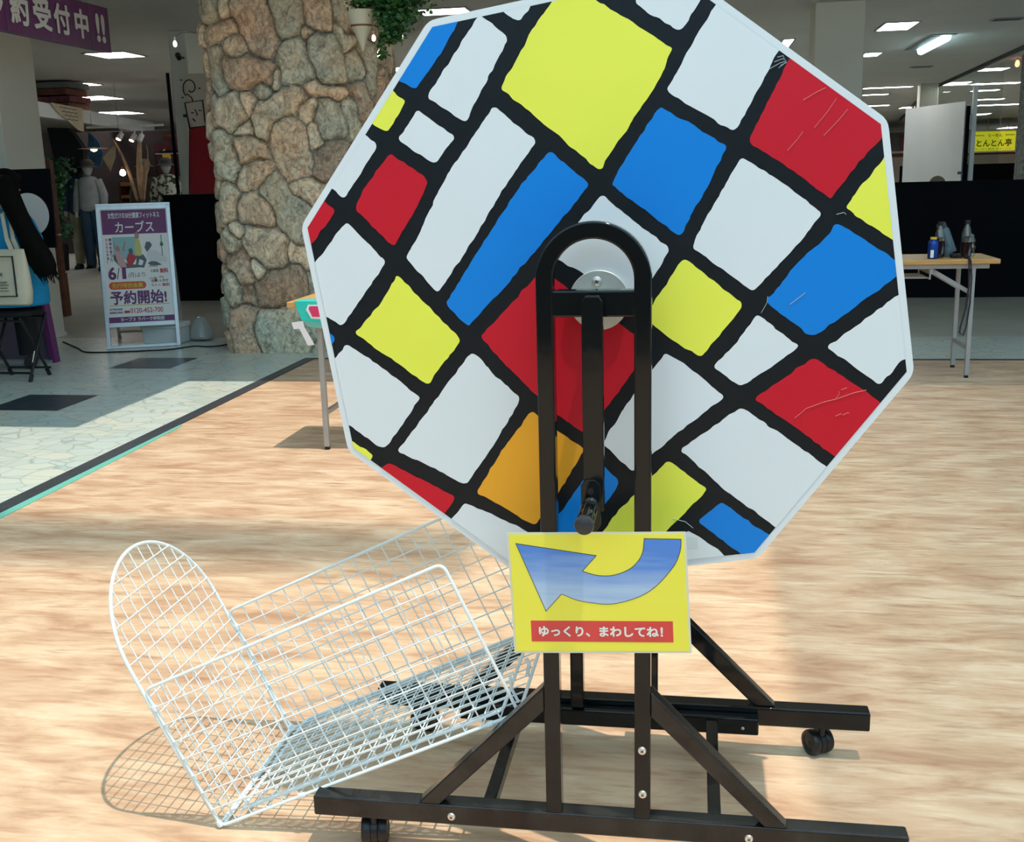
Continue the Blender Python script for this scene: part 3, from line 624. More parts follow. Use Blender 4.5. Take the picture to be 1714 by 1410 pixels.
# black wall foot with cream painted upper wall left of the stone column
wl = MB().box(-5.46, -2.0, 9.25, 9.30, 0, 1.135).build('black_partition', M['blackwall'])
tag(wl, 'black low partition behind the folding poster stand', 'partition')
o = empty('mural_panel', (-4.6, 9.33, 1.135), 'peach cream panel with a red painted robe and doodled square face', 'mural panel')
MB().prism([(-5.19, 1.136), (-3.6, 1.136), (-3.6, 2.36), (-5.08, 2.36)], (0, 9.26, 0), (1, 0, 0), (0, 0, 1), (0, 0.04, 0)).build('board', M['mural_cream'], o)
MX = -0.055
mb = MB()
mb.prism([(-5.09, 1.137), (-5.06, 1.55), (-5.02, 1.815), (-4.86, 1.83), (-4.80, 1.75), (-4.66, 1.5), (-4.55, 1.2), (-4.53, 1.137)], (MX, 9.258, 0), (1, 0, 0), (0, 0, 1), (0, -0.003, 0))
mb.build('robe', M['mural_red'], o)
ink = MB()
def stroke(pts, r=0.007, y=9.257):
    ink.tube([(p[0] + MX, y, p[1]) for p in pts], r, 5)
stroke([(-5.03, 1.815), (-5.06, 2.07), (-4.86, 2.09), (-4.85, 1.83), (-5.03, 1.815)], 0.009)
stroke([(-5.03, 1.815), (-5.065, 1.50), (-5.10, 1.14)], 0.006)
sp = []
for k in range(26):
    a = -2.3 - k * 0.30; r_ = 0.105 - k * 0.0033
    sp.append((-4.985 + r_ * math.cos(a) * 0.85, 2.22 + r_ * math.sin(a)))
stroke([(-4.97, 2.08), (-4.98, 2.12), (-5.03, 2.16)] + sp[:22], 0.006)
stroke([(-5.0, 1.97), (-4.97, 1.965)], 0.006); stroke([(-4.915, 1.99), (-4.885, 1.985)], 0.006)
stroke([(-4.955, 2.0), (-4.93, 1.945), (-4.95, 1.94)], 0.006); stroke([(-4.99, 1.91), (-4.96, 1.88)], 0.007)
for x, z in ((-5.08, 2.30), (-4.885, 2.21), (-5.08, 2.125), (-4.9, 1.55), (-4.86, 1.35)): stroke([(x, z + .006), (x, z - .006)], 0.011)
ink.box(-5.085 + MX, -5.045 + MX, 9.24, 9.258, 1.925, 1.955)
ink.build('drawn_lines', M['ink'], o)
o = MB().box(-3.95, -2.3, 10.6, 10.7, 0, 2.42).build('wall_side', M['beige']); struct(o)
o = empty('metal_upright', (-3.33, 10.5, 0), 'slim grey metal upright right of the stone column', 'post')
MB().box(-3.36, -3.33, 10.48, 10.51, 0, H).build('rail', M['greysteel'], o)
MB().box(-3.31, -3.295, 10.48, 10.51, 0, H).build('rail', M['greysteel'], o)

# long black partition on the right
o = empty('black_screen', (2, 9.07, 0), 'long low black partition screen behind the right table', 'partition')
MB().box(-0.6, 4.6, 9.05, 9.09, 0.0, 1.07).build('panel', M['blackwall'], o)
MB().box(-0.6, 4.6, 9.04, 9.10, 1.07, 1.085).build('cap_rail', M['blackwall'], o)
# white slanted board, slim door edge
o = empty('white_board', (2.9, 11.6, 0), 'tall white leaning board between the cream pillar and the dark slit', 'board')
MB().prism([(2.64, 12.28), (3.03, 11.0), (3.05, 11.02), (2.66, 12.30)], (0, 0, 0), (1, 0, 0), (0, 1, 0), (0, 0, 1.9)).build('sheet', M['greywhite'], o)
MB().box(2.99, 3.03, 10.975, 10.995, 1.13, 1.16).build('notice', M['lilac'], o)
o = empty('glass_door_edge', (3.08, 11.0, 0), 'slim white door frame beside the white leaning board', 'door frame')
MB().box(3.105, 3.15, 10.98, 11.03, 0, 2.05).build('stile', M['greywhite'], o)
MB().box(3.05, 3.085, 10.99, 11.02, 0, 1.85).build('seal_strip', M['blackwall'], o)
MB().cyl((3.09, 10.97, 1.75), (3.09, 10.97, 1.60), 0.012, 8).build('hinge', M['greysteel'], o)
# glass wall running back under a dark ceiling track
struct(MB().prism([(4.53, 14.4), (4.56, 14.4), (4.98, 23.2), (4.95, 23.2)], (0, 0, 2.74), (1, 0, 0), (0, 1, 0), (0, 0, 0.06)).build('trim_4', M['strip']))
struct(MB().box(4.71, 4.72, 16.2, 21.3, 0.0, 2.72).build('window_1', M['glass']))
struct(MB().prism([(5.0, 23.6), (5.03, 23.6), (7.0, 38.0), (6.97, 38.0)], (0, 0, 2.72), (1, 0, 0), (0, 1, 0), (0, 0, 0.08)).build('trim_5', M['strip']))

# restaurant front far down the hall
KF = 2.345
def far(x, z): return 0.16 + (x - 0.16) * KF, 1.2316 + (z - 1.2316) * KF
def fbox(name, x0, x1, z0, z1, y0, y1, m_, parent=None, **k):
    (a0, c0), (a1, c1) = far(x0, z0), far(x1, z1); return MB().box(a0, a1, y0, y1, max(0, c0), c1).build(name, m_, parent, **k)
o = empty('shop_fascia', (9.5, 40, 1.3), 'beige fascia with brown band under the yellow shop sign', 'shop fascia')
fbox('beige_band', 2.55, 4.93, 1.235, 1.37, 40.05, 40.3, M['beige'], o)
fbox('brown_band', 2.55, 4.93, 1.37, 1.425, 40.0, 40.3, M['brownwood'], o)
fbox('cream_ledge', 2.55, 4.93, 1.425, 1.46, 40.06, 40.3, M['cream'], o)
MB().box(5.6, 7.42, 40.06, 40.3, 0, 1.24).build('beige_pier', M['beige'], o)
struct(MB().box(5.6, 12.0, 42.0, 42.1, 0, 1.8).build('wall_shop', M['c_black']))
o = fbox('poster', 3.24, 3.44, 1.46, 1.70, 40.1, 40.14, M['darkred']); tag(o, 'small dark red poster left of the cream pillar and white board', 'poster')
o = empty('yellow_sign', (11, 40, 1.7), 'lit yellow shop sign with black brush lettering at the far right', 'shop sign')
fbox('frame', 4.22, 4.93, 1.40, 1.73, 39.9, 40.0, M['white_plain'], o, bevel=0.01)
fbox('face', 4.275, 4.88, 1.425, 1.705, 39.86, 39.9, M['sign_yellow'], o)
def ftext(s_, x, z, w, h, bold):
    a0, c0 = far(x, z); text_mesh(s_, M['ink'], o, (a0, 39.84, c0), w * KF, h * KF, bold=bold)
ftext('とんとん亭', 4.33, 1.485, 0.50, 0.11, 0.02); ftext('らーめん', 4.49, 1.625, 0.20, 0.05, 0.01)
ftext('～～～～', 4.30, 1.64, 0.13, 0.022, 0.03); ftext('～～～～', 4.73, 1.64, 0.13, 0.022, 0.03)
ftext('ラーメン 餃子 チャーハン', 4.31, 1.44, 0.52, 0.024, 0.01)
MB().cyl((10.3, 39.95, 2.4), (10.3, 39.95, H), 0.015, 6).build('hanger', M['greysteel'], o)
MB().cyl((11.0, 39.95, 2.4), (11.0, 39.95, H), 0.015, 6).build('hanger', M['greysteel'], o)
# cap just visible above the black screen
o = empty('olive_cap', (2.43, 9.3, 1.05), 'olive cap showing above the black partition screen', 'cap')
mb = MB(); rings = []
for k in range(7):
    a = k / 6 * math.pi / 2
    rings.append([(2.43 + 0.075 * math.cos(a) * math.cos(t), 9.25 + 0.09 * math.cos(a) * math.sin(t), 1.06 + 0.075 * math.sin(a)) for t in [2 * math.pi * j / 16 for j in range(16)]])
mb.loft(rings); mb.build('crown', M['c_khaki'], o, smooth=True)
MB().prism([(2.36, 9.2), (2.33, 9.12), (2.40, 9.10), (2.46, 9.13), (2.46, 9.2)], (0, 0, 1.06), (1, 0, 0), (0, 1, 0), (0, 0, 0.01)).build('peak', M['c_khaki'], o)
MB().cyl((2.43, 9.25, 0), (2.43, 9.25, 1.07), 0.02, 10).build('peg', M['plastic_black'], o)

# ---------------------------------------------------------------- ceiling lights
struct(MB().box(-9.6, -7.2, 15.0, 15.06, 0, 2.1).build('wall_shop_middle', M['shop_dark']))
def ceiling_light(x0, x1, y0, y1, label, cool=False, split=False):
    t = empty('ceiling_light', ((x0 + x1) / 2, (y0 + y1) / 2, H), label, 'ceiling light')
    fr = MB(); b = 0.025
    fr.box(x0 - b, x1 + b, y0 - b, y0, H - 0.012, H).box(x0 - b, x1 + b, y1, y1 + b, H - 0.012, H).box(x0 - b, x0, y0, y1, H - 0.012, H).box(x1, x1 + b, y0, y1, H - 0.012, H)
    fr.build('frame', M['fixture'], t)
    mm = M['light_cool'] if cool else M['light']
    if split:
        xm = (x0 + x1) / 2
        MB().box(x0, xm - 0.01, y0, y1, H - 0.008, H - 0.002).build('diffuser', mm, t)
        MB().box(xm + 0.01, x1, y0, y1, H - 0.008, H - 0.002).build('diffuser', mm, t)
    else:
        MB().box(x0, x1, y0, y1, H - 0.008, H - 0.002).build('diffuser', mm, t)
for a in [(-7.05, -6.55, 10.75, 11.3, 'square ceiling light just below the purple banner', False, True),
          (-10.75, -10.1, 16.5, 17.3, 'square ceiling light above the clothes shop, middle of the three', False, True),
          (-12.45, -11.8, 20.4, 21.3, 'small distant ceiling light nearest the shop header beam', False, False),
          (2.24, 2.59, 11.45, 12.15, 'largest oblong ceiling light right of the wide cream pillar', False, False),
          (2.50, 2.72, 14.75, 15.25, 'small ceiling light close to the edge of the wide cream pillar', False, False),
          (4.92, 5.32, 18.2, 18.75, 'double ceiling light nearest the top right corner', False, True),
          (5.02, 5.42, 21.2, 22.0, 'double ceiling light lower right behind the ceiling track', False, True),
          (3.5, 4.45, 21.85, 22.12, 'long white strip light on the ceiling beside the wide cream pillar', False, False),
          (3.8, 4.33, 24.0, 24.3, 'shorter white strip light just below the long one by the wide pillar', False, False),
          (4.5, 5.11, 28.6, 29.0, 'faint strip light, third row down beside the wide cream pillar', False, False),
          (5.68, 6.0, 30.0, 30.7, 'small bright light left of the far cream pillar', False, True),
          (5.6, 6.5, 21.8, 22.2, 'long strip light at the far right in the upper row', False, False),
          (6.07, 6.62, 23.9, 24.3, 'short strip light at the far right, second row', False, False),
          (6.97, 7.65, 27.5, 27.9, 'strip light at the far right, third row', False, False),
          (7.72, 8.8, 30.3, 30.8, 'strip light at the far right, fourth row', False, False),
          (9.0, 9.4, 35.8, 36.8, 'small double light above the left end of the yellow sign', False, True),
          (13.7, 14.4, 50.5, 52.5, 'faraway double light above the right end of the yellow sign', False, True),
          (-1.2, -0.4, 13.0, 13.4, 'added fill light hidden behind the drum, nearer one', False, False),  # this and the next two: unseen lamps added to brighten the mall
          (0.6, 1.4, 18.0, 18.4, 'added fill light hidden behind the drum, farther one', False, False),
          (-7.2, -6.6, 14.9, 15.3, 'added fill light hidden behind the stone column', False, False),
          (-9.6, -9.0, 14.2, 14.6, 'added fill light inside the clothes shop', False, False),  # lamp added to brighten the dim shop
          (-2.47, -2.0, 8.75, 9.12, 'ceiling light peeping over the top left edge of the drum', False, True),
          (1.22, 1.34, 12.6, 13.6, 'cool ceiling light touching the upper right edge of the drum', True, False),
          (-4.2, -3.5, 13.9, 15.2, 'bright ceiling light right of the stone column above the beige wall', False, False)]:
    ceiling_light(*a)
t = empty('tube_light', (3.2, 13.7, H), 'slanting cool tube light in a dark open fixture', 'ceiling light')
MB().box(3.00, 3.30, 12.85, 14.65, H - 0.012, H - 0.001).build('fixture', M['fixture'], t)
MB().box(3.02, 3.12, 12.95, 14.55, H - 0.016, H - 0.012).build('reflector_slot', M['strip'], t)
MB().cyl((3.2, 12.95, H - 0.03), (3.2, 14.55, H - 0.03), 0.05, 10).build('tube', M['light_cool'], t)
# small ceiling fittings
for x, y, lab in ((4.45, 11.2, 'round ceiling vent left of centre above'), ):
    pass
for i, (x, y, lab) in enumerate(((3.55, 11.6, 'dark slot ceiling vent at the upper right'), (3.75, 17.4, 'dark slot ceiling vent above the yellow sign'))):
    t = empty('ceiling_vent', (x, y, H), lab, 'vent')
    MB().box(x - .17, x + .17, y - .10, y + .10, H - 0.012, H).build('frame', M['fixture'], t)
    mb = MB()
    for k in range(4): mb.box(x - .15, x + .15, y - .08 + k * .045, y - .055 + k * .045, H - 0.016, H - 0.012)
    mb.build('slats', M['strip'], t)
t = empty('ceiling_camera', (-5.62, 9.4, 2.8), 'small black ceiling camera on the narrow cream pillar', 'security camera')
MB().cyl((-5.1, 9.2, 2.52), (-5.1, 9.29, 2.52), 0.012, 8).build('bracket', M['plastic_black'], t)
MB().cyl((-5.12, 9.2, 2.54), (-5.07, 9.12, 2.50), 0.03, 12, 0.024).build('lens_body', M['plastic_black'], t)

# ---------------------------------------------------------------- purple banner
bn = empty('purple_banner', (-4.45, 5.9, 2.3), 'purple hanging banner with big white characters at the top left', 'banner')
MB().box(-4.49, -4.45, 4.17, 6.62, 2.275, 2.612).build('board', M['purple'], bn)
mb = MB()
for y in (6.345, 6.073, 5.816, 5.546, 5.272, 5.0, 4.73): mb.box(-4.449, -4.447, y - 0.0035, y + 0.0035, 2.275, 2.612)
mb.box(-4.449, -4.446, 4.17, 6.62, 2.275, 2.280).box(-4.449, -4.446, 6.614, 6.62, 2.275, 2.612).box(-4.449, -4.446, 4.17, 6.62, 2.607, 2.612)
mb.build('white_seams', M['lilac'], bn)
for ch, ya, wd in (('予', 5.045, 0.20), ('約', 5.318, 0.215), ('受', 5.586, 0.225), ('付', 5.842, 0.22), ('中', 6.120, 0.19), ('!!', 6.42, 0.135)):
    text_mesh(ch, M['paper_white'], bn, (-4.4455, ya, 2.338), wd, 0.215, u=(0, 1, 0), bold=0.035)
for y in (4.8, 6.3): MB().cyl((-4.47, y, 2.612), (-4.47, y, 2.8), 0.006, 6).build('hanging_rod', M['greysteel'], bn)

# ---------------------------------------------------------------- rough stone column
def stone_column():
    # plan outline, front face runs along x
    plan = [(-3.21, 5.72), (-2.32, 5.70), (-2.10, 5.96), (-2.09, 6.45), (-2.3, 6.8), (-3.15, 6.8), (-3.32, 6.5), (-3.32, 5.86)]
    P = [Vector((a, b, 0)) for a, b in plan]
    per = []
    for i in range(len(P)):
        a, b = P[i], P[(i + 1) % len(P)]
        k = max(2, int((b - a).length / 0.0105))
        for j in range(k): per.append(a.lerp(b, j / k))
    for _ in range(10):      # round the corners
        per = [(per[i - 1] + per[i] * 2 + per[(i + 1) % len(per)]) / 4 for i in range(len(per))]
    n = len(per)
    C = Vector((-2.65, 6.2, 0))
    nor = []
    for i in range(n):
        t = (per[(i + 2) % n] - per[i - 2]).normalized(); q = Vector((t.y, -t.x, 0))
        if q.dot(per[i] - C) < 0: q = -q
        nor.append(q)
    # unrolled coordinate: equals world x on the front
    us = np.zeros(n); acc = 0
    for i in range(1, n): acc += (per[i] - per[i - 1]).length; us[i] = acc
    us += per[0].x
    xs_vis = np.array([p.x for p in per])
    total = acc + (per[0] - per[-1]).length
    nz = 262
    zs = np.linspace(0, H, nz)
    # hand placed stones (visible side), then random ones for the rest
    stones = []
    for c, x1, z1, x2, z2, r in STONES:
        def mapx(x):     # stones right of the front face wrap round the chamfer
            return x if x < -2.32 else -2.32 + (x + 2.32) * 1.35
        stones.append((c, mapx(x1), z1, mapx(x2), z2, r))
    rnd = random.Random(3)
    u_lo, u_hi = us[0] - 0.12, -2.32 + 0.30 * 1.35
    u = u_hi + 0.1
    while u < us[0] + total - 0.1:
        z = rnd.uniform(0, 0.1)
        while z < H + 0.1:
            a = rnd.uniform(-0.8, 0.8) + (math.pi / 2 if rnd.random() < 0.5 else 0); l = rnd.uniform(0.0, 0.09)
            stones.append((rnd.choice('gtbo'), u + rnd.uniform(-.05, .05) - l * math.cos(a), z - l * math.sin(a), u + l * math.cos(a), z + l * math.sin(a), rnd.uniform(0.07, 0.1)))
            z += rnd.uniform(0.17, 0.28)
        u += 0.21
    for k in range(9):   # above the photographed part
        stones.append((rnd.choice('gtbo'), -3.25 + k * .14, 2.60, -3.25 + k * .14 + .03, 2.72, 0.06))
    US, ZS = np.meshgrid(us, zs)          # nz x n
    rng = np.random.default_rng(5)
    XN = np.zeros_like(US)
    d1 = np.full(US.shape, 9.0); d2 = np.full(US.shape, 9.0); idx = np.zeros(US.shape, int)
    # slightly wobble the lookup so that outlines are irregular
    wu = 0.012 * np.sin(US * 19 + 2 * np.sin(ZS * 11)) + 0.0035 * np.sin(US * 67 + ZS * 53)
    wz = 0.012 * np.sin(ZS * 17 + 2 * np.sin(US * 13)) + 0.0035 * np.sin(ZS * 67 - US * 47)
    for si, (c, x1, z1, x2, z2, r) in enumerate(stones):
        for sh in (-total, 0, total):
            dx, dz = x2 - x1, z2 - z1; L2 = dx * dx + dz * dz + 1e-9
            px, pz = US + wu - x1 - sh, ZS + wz - z1
            t = np.clip((px * dx + pz * dz) / L2, 0, 1)
            d = np.hypot(px - t * dx, pz - t * dz) - r
            closer = d < d1
            d2 = np.where(closer, d1, np.minimum(d2, d)); idx = np.where(closer, si, idx); d1 = np.where(closer, d, d1)
    gap = (d2 - d1)
    g = np.clip((gap - 0.010) / 0.060, 0, 1); plate = np.sqrt(1 - (1 - g) ** 2)
    tones = {'g': (0.60, 0.59, 0.51), 't': (0.88, 0.76, 0.62), 'b': (0.60, 0.46, 0.37), 'o': (0.80, 0.64, 0.50)}
    hts = rng.uniform(0.03, 0.075, len(stones)); tilt = rng.uniform(-0.10, 0.10, (len(stones), 2)); br = rng.uniform(0.82, 1.15, len(stones))
    cxs = np.array([(s[1] + s[3]) / 2 for s in stones]); czs = np.array([(s[2] + s[4]) / 2 for s in stones])
    verts = []; cols = []
    for k in range(nz):
        for i in range(n):
            s_ = idx[k, i]; p = per[i]
            dis = plate[k, i] * (hts[s_] + max(-0.02, min(0.02, tilt[s_, 1] * (zs[k] - czs[s_]))))
            nn = mnoise.fractal(Vector((p.x * 9, p.y * 9, zs[k] * 7 + s_)), 0.9, 2.0, 4)
            dis += plate[k, i] * nn * 0.012
            q = p + nor[i] * (dis - 0.03)
            verts.append((q.x, q.y, zs[k]))
            c = tones[stones[s_][0]]; mtr = (0.30, 0.285, 0.255); w = min(1, max(0, (gap[k, i] - 0.008) / 0.008))
            cols.append(tuple(mtr[j] * (1 - w) + c[j] * br[s_] * w for j in range(3)) + (1,))
    faces = [(k * n + i, k * n + (i + 1) % n, (k + 1) * n + (i + 1) % n, (k + 1) * n + i) for k in range(nz - 1) for i in range(n)]
    me = bpy.data.meshes.new('stone_column'); me.from_pydata(verts, [], faces); me.materials.append(M['rock'])
    at = me.color_attributes.new('stone_tone', 'FLOAT_COLOR', 'POINT')
    at.data.foreach_set('color', np.array(cols, dtype=np.float32).ravel())
    me.shade_smooth(); me.update()
    o = bpy.data.objects.new('stone_column', me); COL.objects.link(o)
    tag(o, 'thick column clad in rough brown and grey field stones', 'column')
stone_column()

# ---------------------------------------------------------------- hanging planter with ivy on the column
pl = empty('hanging_planter', (-1.93, 5.35, 2.06), 'ivory cone wall planter trailing green ivy on the stone column', 'planter')
mb = MB().lathe([(0.004, 0.0), (0.035, 0.08), (0.066, 0.150), (0.070, 0.153), (0.096, 0.235), (0.102, 0.247), (0.09, 0.244), (0.02, 0.20)], (-1.985, 5.34, 2.055), 24)
mb.build('cone_pot', M['pot'], pl, smooth=True)
MB().lathe([(0.066, 0.148), (0.0715, 0.150), (0.0735, 0.158), (0.070, 0.160)], (-1.985, 5.34, 2.055), 24).build('pot_band', M['brownwood'], pl, smooth=True)
def leaves(name, m_, parent, pts, size, seed=1):
    rnd = random.Random(seed); mb = MB()
    for p in pts:
        c = Vector(p); a = Vector((rnd.uniform(-1, 1), rnd.uniform(-1, 1), rnd.uniform(-.6, .6))).normalized(); b = a.orthogonal().normalized()
        b = Matrix.Rotation(rnd.uniform(0, 6.28), 3, a) @ b; w = a.cross(b); s = size * rnd.uniform(.6, 1.2)
        sh = [(0, 0), (.35, .45), (.9, .35), (.62, .05), (1.25, 0), (.62, -.05), (.9, -.35), (.35, -.45)]
        sh = [(0, 0), (.25, .5), (.8, .42), (1.2, 0), (.8, -.42), (.25, -.5)]
        mb.add([c + a * x * s + b * y * s + w * (0.12 * s * (abs(y) * 2)) for x, y in sh], [(0, 1, 2, 3), (0, 3, 4, 5)])
    return mb.build(name, m_, parent)
rnd = random.Random(11); pts = []
for k in range(2300):
    t = rnd.random()
    if t < 0.55:
        x = rnd.gauss(-1.82, .13); z = rnd.gauss(2.37, .055); y = rnd.gauss(5.32, .06)
        if x < -1.90 and z < 2.31: continue
    else:
        x = max(-1.87, rnd.gauss(-1.77, .08)); z = rnd.uniform(2.10, 2.36); y = rnd.gauss(5.33, .045); x += (z - 2.3) * -0.1
        if z < 2.22 and abs(x + 1.78) > 0.07: continue
    if x < -2.05: continue
    pts.append((x, y, z))
for k in range(60):
    pts.append((rnd.gauss(-1.845, .014), rnd.gauss(5.30, .02), rnd.uniform(1.99, 2.15)))
for k in range(110):
    pts.append((rnd.uniform(-1.78, -1.63), rnd.gauss(5.30, .03), rnd.gauss(2.25, .035)))
leaves('ivy', M['leaf'], pl, pts, 0.026)
mb = MB()
for x1, z1 in ((-1.85, 2.02), (-1.66, 2.22), (-1.78, 2.2), (-1.72, 2.4)):
    mb.tube([(-1.95, 5.34, 2.30), (-1.88, 5.32, 2.36), ((x1 - 1.9) / 2, 5.31, 2.30), (x1, 5.30, z1)], 0.003, 5)
mb.build('stems', M['leafdark'], pl)

# ---------------------------------------------------------------- string lights round the column
def bulb(x, y, z, t, m_=None, r=0.014):
    b_ = MB().lathe([(0.002, -r * 1.4), (r * .8, -r), (r, 0), (r * .8, r), (r * .4, r * 1.6)], (x, y, z), 10).build('bulb', m_ or M['bulb'], t, smooth=True)
    MB().cyl((x, y, z + r * 1.5), (x, y, z + r * 3.4), r * .42, 8).build('socket', M['white_plain'], b_)
t = empty('string_lights', (-3.42, 5.62, 2.2), 'single lit bulb of a light string at the left edge of the stone column', 'string lights')
bulb(-3.42, 5.62, 2.19, t)
MB().tube([(-3.42, 5.62, 2.235), (-3.38, 5.66, 2.27), (-3.30, 5.80, 2.28)], 0.0012, 5).build('cord', M['strap'], t)
t = empty('string_lights', (-1.99, 5.62, 2.16), 'light string with three lit bulbs beside the ivy planter', 'string lights')
bulb(-1.99, 5.62, 2.165, t); bulb(-1.80, 5.62, 2.165, t); bulb(-1.955, 5.62, 2.06, t, r=0.017)
MB().tube([(-2.10, 5.80, 2.25), (-1.99, 5.62, 2.215), (-1.955, 5.62, 2.12), (-1.87, 5.62, 2.18), (-1.80, 5.62, 2.215), (-1.79, 5.62, 2.30)], 0.0012, 5).build('cord', M['strap'], t)
t = empty('ceiling_bulb', (5.0, 16.6, 2.72), 'orange lit bulb near the ceiling at the far right', 'light bulb')
bulb(5.0, 16.6, 2.715, t, M['bulb_red'], 0.035)

# ================================================================ LOTTERY DRUM
ZC, RO, PHI = 1.02794, 0.5339, 2.1129
oct_pts = lambda R: [(R * math.cos(PHI + i * math.pi / 4), ZC + R * math.sin(PHI + i * math.pi / 4)) for i in range(8)]
drum_root = empty('lottery_drum', (0, 0.122, 0), 'giant hand-cranked eight-sided lottery drum with coloured blocks on a black wheeled frame', 'lottery drum')
def soft_oct(R, r=0.014):
    P = [Vector(p) for p in oct_pts(R)]; out = []
    for i in range(8):
        a, b, c = P[i - 1], P[i], P[(i + 1) % 8]
        d1 = (a - b).normalized() * r; d2 = (c - b).normalized() * r
        for k in range(5):
            t = k / 4; q = (b + d1) * (1 - t) ** 2 + b * 2 * t * (1 - t) + (b + d2) * t ** 2; out.append((q.x, q.y))
    return out
body = MB().prism(oct_pts(0.522), (0, 0.006, 0), (1, 0, 0), (0, 0, 1), (0, 0.232, 0)).build('drum_body', M['d_white'], drum_root, bevel=0.003)
face = MB()
face.use(M['d_white']).prism(soft_oct(RO), (0, 0.0, 0), (1, 0, 0), (0, 0, 1), (0, 0.008, 0))
inner = oct_pts(0.5215)
def patch(poly, y, mm):
    """thin vinyl layer lying on the face plate"""
    import bmesh
    bm = bmesh.new(); vs = [bm.verts.new((x, y, z)) for x, z in poly]
    f = bm.faces.new(vs); f.normal_update()
    if f.normal.y > 0: f.normal_flip()
    res = bmesh.ops.triangulate(bm, faces=[f])
    bm.verts.index_update()
    face.use(mm).add([tuple(v.co) for v in bm.verts], [tuple(v.index for v in q.verts) for q in bm.faces]); bm.free()
patch(inner, -0.0004, M['d_black'])
cm = {'w': M['d_white'], 'b': M['d_blue'], 'y': M['d_yellow'], 'r': M['d_red'], 'o': M['d_orange']}
for i, (c, P) in enumerate(CELLS):
    q = clip_poly(round_poly(P, seed=i * 3.1), inner)
    if len(q) > 2: patch(q, -0.0008, cm[c])
bk = MB().prism(soft_oct(RO), (0, 0.236, 0), (1, 0, 0), (0, 0, 1), (0, 0.008, 0)).build('back_panel', M['d_white'], body)
# scuffs on the print
def scuff(x0, z0, x1, z1, w=0.0006, mb=face):
    mb.tube([(x0, -0.0010, z0), ((x0 + x1) / 2 + .004, -0.0010, (z0 + z1) / 2 + .003), (x1, -0.0010, z1)], w, 4)
face.use(M['scratch_red'])
for a in SCUFF_RED: scuff(*a)
face.use(M['scratch_pale'])
for a in SCUFF_PALE: scuff(*a)
face.build('face_panel', None, body)
# hub
MB().cyl((0.002, -0.001, ZC - .004), (0.002, -0.009, ZC - .004), 0.0505, 64).build('hub_disc', M['zinc'], body, smooth=True, bevel=0.0008)
def screw(x, y, z, r, parent, n=20, rot=0.3):
    mb = MB()
    mb.use(M['screw']).lathe([(r, 0), (r, r * .15), (r * .86, r * .42), (r * .5, r * .58), (0.0001, r * .62)], (x, y, z), n, (0, -1, 0))
    mb.use(M['screwdark'])
    for a in (rot, rot + math.pi / 2):
        d = Vector((math.cos(a), 0, math.sin(a))) * r * .42; e = Vector((-math.sin(a), 0, math.cos(a))) * r * .10
        mb.frame_box((x, y - r * .58, z), d, (0, r * .06, 0), e)
    return mb.build('screw', None, parent, smooth=True)
screw(-0.001, -0.009, ZC + 0.028, 0.0085, body, rot=0.5)
MB().cyl((0.002, -0.009, ZC - .004), (0.002, -0.12, ZC - .004), 0.012, 20).build('axle', M['zinc'], body, smooth=True)
MB().cyl((0.0, 0.244, ZC), (0.0, 0.34, ZC), 0.012, 20).build('axle', M['zinc'], body, smooth=True)

def stand_frame(y0, y1, front):
    """arch shaped upright; y0..y1 depth of the square tube"""
    ro, ri, zc = 0.0935, 0.0655, 1.066
    mb = MB(); poly = []
    out = [(ro * math.cos(a), zc + ro * math.sin(a)) for a in [math.pi * k / 32 for k in range(33)]]
    inn = [(ri * math.cos(a), zc + ri * math.sin(a)) for a in [math.pi * k / 32 for k in range(33)]]
    o_ = [(ro, 0.106)] + out + [(-ro, 0.106)]; i_ = [(ri, 0.106)] + inn + [(-ri, 0.106)]
    n = len(o_); vs = []
    for y in (y0, y1):
        vs += [(x, y, z) for x, z in o_] + [(x, y, z) for x, z in i_]
    fs = []
    for k in range(n - 1):
        fs += [(k, k + 1, n + k + 1, n + k), (2 * n + k + 1, 2 * n + k, 3 * n + k, 3 * n + k + 1), (k + 1, k, 2 * n + k, 2 * n + k + 1), (n + k, n + k + 1, 3 * n + k + 1, 3 * n + k)]
    fs += [(0, n, 3 * n, 2 * n), (n - 1, 3 * n - 1, 4 * n - 1, 2 * n - 1)]
    mb.add(vs, fs)
    a = mb.build('arch_post', M['gloss_black'], drum_root, smooth=True, bevel=0.003, seg=3, angle=25)
    MB().box(-ri - .002, ri + .002, y0 + (.0 if front else .002), y1 - .002, 1.0065, 1.0495).build('cross_bar', M['gloss_black'], drum_root, bevel=0.003)
    return a
stand_frame(-0.094, -0.062, True)
stand_frame(0.306, 0.338, False)
# base rails
MB().box(-0.536, 0.536, -0.094, -0.057, 0.066, 0.106).build('base_rail', M['dusty_black'], drum_root, bevel=0.004, seg=3)
MB().box(-0.536, 0.536, 0.338, 0.378, 0.070, 0.112).build('base_rail', M['gloss_black'], drum_root, bevel=0.004, seg=3)
MB().box(-0.34, 0.305, 0.306, 0.336, 0.064, 0.100).build('inner_rail', M['gloss_black'], drum_root, bevel=0.003)
def brace(s, y0, y1, m_, k):
    P = [(0.0935, 0.353), (0.333, 0.106), (0.292, 0.106), (0.0935, 0.306)] if k == 0 else [(0.0935, 0.366), (0.342, 0.112), (0.297, 0.112), (0.0935, 0.318)]
    P = [(s * a, b) for a, b in P]
    MB().prism(P, (0, y0, 0), (1, 0, 0), (0, 0, 1), (0, y1 - y0, 0)).build('brace', m_, drum_root, bevel=0.0035, seg=3)
